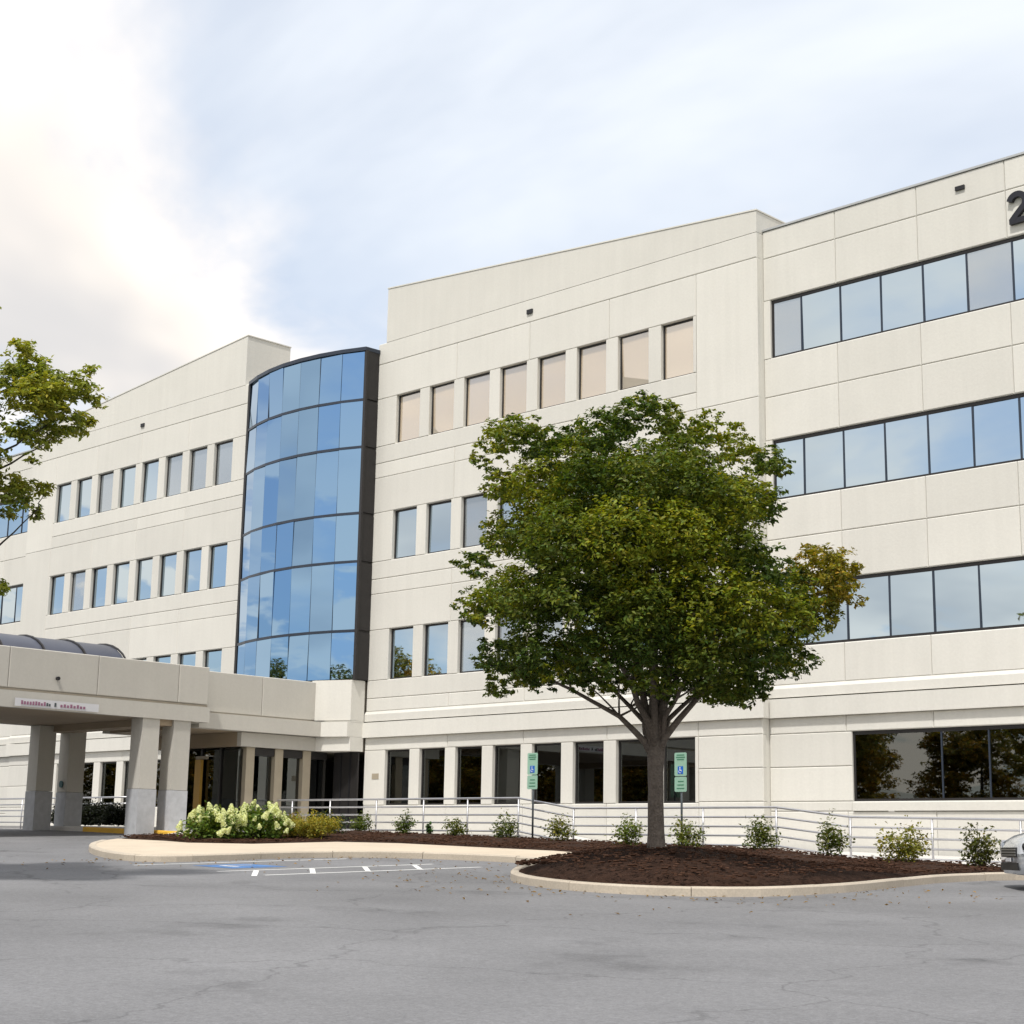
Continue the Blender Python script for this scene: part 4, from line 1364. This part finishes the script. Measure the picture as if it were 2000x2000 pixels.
# dark hedge in the shade below the canopy
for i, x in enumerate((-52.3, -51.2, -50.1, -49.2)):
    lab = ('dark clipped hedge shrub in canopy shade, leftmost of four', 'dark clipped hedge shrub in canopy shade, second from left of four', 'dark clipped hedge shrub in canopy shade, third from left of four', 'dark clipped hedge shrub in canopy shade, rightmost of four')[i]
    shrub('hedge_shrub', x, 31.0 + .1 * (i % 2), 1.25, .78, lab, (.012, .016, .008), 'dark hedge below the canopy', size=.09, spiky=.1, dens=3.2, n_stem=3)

# mulch chips lying on the bed
n = 16000
bm = bmesh.new()
pool = []
bx0, bx1, by0, by1 = -38.4, -8, 18, 33
def in_poly(x, y, poly):
    c = False
    j = len(poly) - 1
    for i in range(len(poly)):
        (xi, yi), (xj, yj) = poly[i], poly[j]
        if (yi > y) != (yj > y) and x < (xj - xi) * (y - yi) / (yj - yi) + xi: c = not c
        j = i
    return c
mb = MB()
cnt = 0
while cnt < n:
    x, y = random.uniform(bx0, bx1), random.uniform(by0, by1)
    if not in_poly(x, y, bed): continue
    cnt += 1
    z = terrain(x, y) + .10 + .085 + berm(x, y) + random.uniform(-.02, .03)
    M_ = Matrix.Rotation(random.uniform(0, 6.28), 3, 'Z') @ Matrix.Rotation(random.gauss(0, .4), 3, 'X')
    l, w, h = random.uniform(.02, .055), random.uniform(.008, .02), .006
    vs = [M_ @ Vector((a * l, b * w, c * h)) + Vector((x, y, z)) for c in (-1, 1) for a, b in ((-1, -1), (1, -1), (1, 1), (-1, 1))]
    mb.add(vs, [(3, 2, 1, 0), (4, 5, 6, 7), (0, 1, 5, 4), (1, 2, 6, 5), (2, 3, 7, 6), (3, 0, 4, 7)])
tag(mb.build('mulch_chips', 'mulch_chip'), 'dark brown wood chips strewn over the planting bed', 'mulch', kind='stuff')


# fallen leaves along the kerb
pts_ = []
while len(pts_) < 420:
    x, y = random.uniform(-30, -12), random.uniform(15.5, 24.5)
    d_ = min((Vector((x, y)) - Vector(q)).length for q in KERB)
    if in_poly(x, y, bed) or in_poly(x, y, side) or random.random() > math.exp(-d_ / .9) or d_ < .03: continue
    pts_.append((x, y, terrain(x, y) + .012))
n = len(pts_)
me = leaf_mesh('fallen_leaves', np.array(pts_), .05 + .04 * rng.random(n), rng.normal(size=(n, 3)) * .25 + np.array([0, 0, 1.0]), np.clip(np.array([.22, .13, .035])[None] * (1 + .35 * rng.normal(size=(n, 1))), .03, .4), 'leaf')
tag(link('fallen_leaves', me, 'leaf'), 'small brown fallen leaves gathered along the kerb', 'leaves', kind='stuff')


# ------------------------------------------------------------------ silver car
def make_car(loc, heading, label):
    t = thing('parked_car', loc, label, 'car')
    t.rotation_euler = (0, 0, heading)
    Mw = Matrix.Translation(Vector(loc)) @ Matrix.Rotation(heading, 4, 'Z')
    def put(name, me, mat, parent=t, off=(0, 0, 0)):
        o = bpy.data.objects.new(name, me); COL.objects.link(o)
        if not me.materials: me.materials.append(MATS[mat])
        o.parent = parent; o.location = off
        return o
    # stations along the car: x (front = 0, back negative), half width, sill z, waist z, deck z
    st = [(0.00, .58, .30, .52, .60), (-.05, .70, .22, .60, .70), (-.18, .82, .20, .68, .77), (-.45, .88, .20, .76, .86), (-.9, .905, .20, .84, .93), (-1.4, .91, .20, .89, .98), (-1.75, .91, .20, .90, 1.0),
          (-2.6, .91, .20, .92, 1.0), (-3.4, .91, .20, .94, 1.01), (-3.9, .90, .22, .94, 1.03), (-4.3, .87, .26, .92, 1.02), (-4.6, .80, .32, .84, .95), (-4.68, .70, .38, .70, .80)]
    vs, fs = [], []
    k = 12
    for x, w, z0, zw, zd in st:
        ring = [(0, z0), (w * .85, z0), (w * .97, z0 + .10), (w, z0 + (zw - z0) * .55), (w * .985, zw), (w * .88, zd - .02), (w * .5, zd + .012), (0, zd + .02)]
        full = ring + [(-a, b) for a, b in reversed(ring[1:-1])]
        k = len(full)
        vs += [(x, a, b) for a, b in full]
    for i in range(len(st) - 1):
        for j in range(k):
            fs.append((i * k + j, i * k + (j + 1) % k, (i + 1) * k + (j + 1) % k, (i + 1) * k + j))
    fs.append(tuple(reversed(range(k)))); fs.append(tuple(range((len(st) - 1) * k, len(st) * k)))
    me = MB().add(vs, fs).mesh('body', True)
    bm = bmesh.new(); bm.from_mesh(me); bmesh.ops.recalc_face_normals(bm, faces=bm.faces); bm.to_mesh(me); bm.free()
    body = put('body', me, 'car_paint')
    # greenhouse: glass with a painted roof
    gs = [(-1.25, .74, .96, .97), (-1.75, .72, .98, 1.22), (-2.15, .68, 1.0, 1.40), (-2.7, .67, 1.0, 1.45), (-3.3, .67, 1.0, 1.42), (-3.75, .69, 1.0, 1.24), (-4.15, .70, 1.0, 1.03)]
    vs, fs = [], []
    for x, w, z0, z1 in gs:
        q = [(w + .14, z0 - .02), (w, z1 - .05 * (1 if z1 > 1.1 else 0)), (w * .6, z1), (0, z1 + .01)]
        full = q + [(-a, b) for a, b in reversed(q[:-1])]
        k = len(full); vs += [(x, a, b) for a, b in full]
    for i in range(len(gs) - 1):
        for j in range(k - 1): fs.append((i * k + j, i * k + j + 1, (i + 1) * k + j + 1, (i + 1) * k + j))
    me = MB().add(vs, fs).mesh('window_glass', True)
    bm = bmesh.new(); bm.from_mesh(me); bmesh.ops.recalc_face_normals(bm, faces=bm.faces); bm.to_mesh(me); bm.free()
    put('greenhouse', me, 'car_glass')
    vs, fs = [], []
    for x, w, z0, z1 in gs[2:5]:
        vs += [(x, a, b + .012) for a, b in ((w * 1.0, z1 - .05), (w * .6, z1), (0, z1 + .01), (-w * .6, z1), (-w * 1.0, z1 - .05))]
    for i in range(2):
        for j in range(4): fs.append((i * 5 + j, i * 5 + j + 1, (i + 1) * 5 + j + 1, (i + 1) * 5 + j))
    put('roof', MB().add(vs, fs).mesh('roof', True), 'car_paint')
    for s in (-1, 1):
        # pillars
        put('pillar', MB().tube([(-1.3, s * .86, .97), (-2.15, s * .69, 1.37)], .028, 6).mesh('pillar', True), 'car_paint')
        put('pillar', MB().tube([(-2.75, s * .83, .98), (-2.78, s * .675, 1.41)], .030, 6).mesh('pillar', True), 'black_metal')
        # head lamp: swept lens at the corner
        vs, fs = [], []
        arc = [(-.02, .50, .565), (-.03, .60, .575), (-.075, .71, .60), (-.17, .80, .64), (-.32, .86, .69), (-.50, .893, .745)]
        for i, (x, y, z) in enumerate(arc):
            hh = (.05, .075, .085, .08, .06, .015)[i]
            vs += [(x + .035, s * (y + .012), z - hh), (x + .02, s * (y + .006), z + hh)]
        for i in range(5): fs.append((2 * i, 2 * i + 2, 2 * i + 3, 2 * i + 1))
        me = MB().add(vs, fs).mesh('headlight', True)
        bm = bmesh.new(); bm.from_mesh(me); bmesh.ops.recalc_face_normals(bm, faces=bm.faces); bm.to_mesh(me); bm.free()
        hl = put('headlight', me, 'lamp_lens')
        put('lamp_bowl', MB().tube([(-.03 - .02, s * .735, .61), (-.085 + .055, s * .74, .61)], .05, 14).mesh('lamp_bowl', True), 'black_metal', hl)
        for x in (-.86, -3.68):
            w = put('wheel', MB().tube([(x, s * .70, .33), (x, s * .715, .33), (x, s * .905, .33), (x, s * .92, .33)], [.30, .33, .33, .305], 28).mesh('wheel', True), 'tyre')
            put('rim', MB().tube([(x, s * .80, .33), (x, s * .925, .33)], [.21, .205], 24).mesh('rim', False), 'rim', w)
            put('hub', MB().tube([(x, s * .90, .33), (x, s * .935, .33)], .055, 14).mesh('hub', True), 'black_metal', w)
            # dark opening of the wheel arch
            vs = [(x + .385 * math.cos(R(a)), s * (.913 + .004), .33 + .385 * math.sin(R(a))) for a in range(-20, 201, 10)]
            v2 = [(p[0], s * .80, p[2]) for p in vs]
            me = MB().add(vs + v2, [tuple(range(len(vs)))] + [(i, i + 1, len(vs) + i + 1, len(vs) + i) for i in range(len(vs) - 1)]).mesh('wheel_arch')
            put('wheel_arch', me, 'tyre')
        mr = put('mirror', MB().tube([(-1.62, s * .90, 1.0), (-1.60, s * 1.0, 1.03), (-1.60, s * 1.10, 1.03)], [.03, .07, .055], 10).mesh('mirror', True), 'car_paint')
    put('grille', MB().box(-.03, .022, -.46, .46, .46, .60).mesh('grille'), 'black_metal')
    put('lower_intake', MB().box(-.10, .018, -.52, .52, .27, .38).mesh('lower_intake'), 'black_metal')
    for z in (.49, .53, .57):
        put('grille_bar', MB().box(.0, .03, -.45, .45, z - .008, z + .008).mesh('grille_bar'), 'rim')
    put('number_plate', MB().box(.02, .032, -.15, .15, .395, .45).mesh('number_plate'), 'banner')
    return t


make_car((-13.55, 25.75, terrain(-11.9, 27.2)), math.atan2(-.66, -.75), 'silver car at the right picture edge, only its front corner showing').scale = (1.08, 1.08, 1.12)
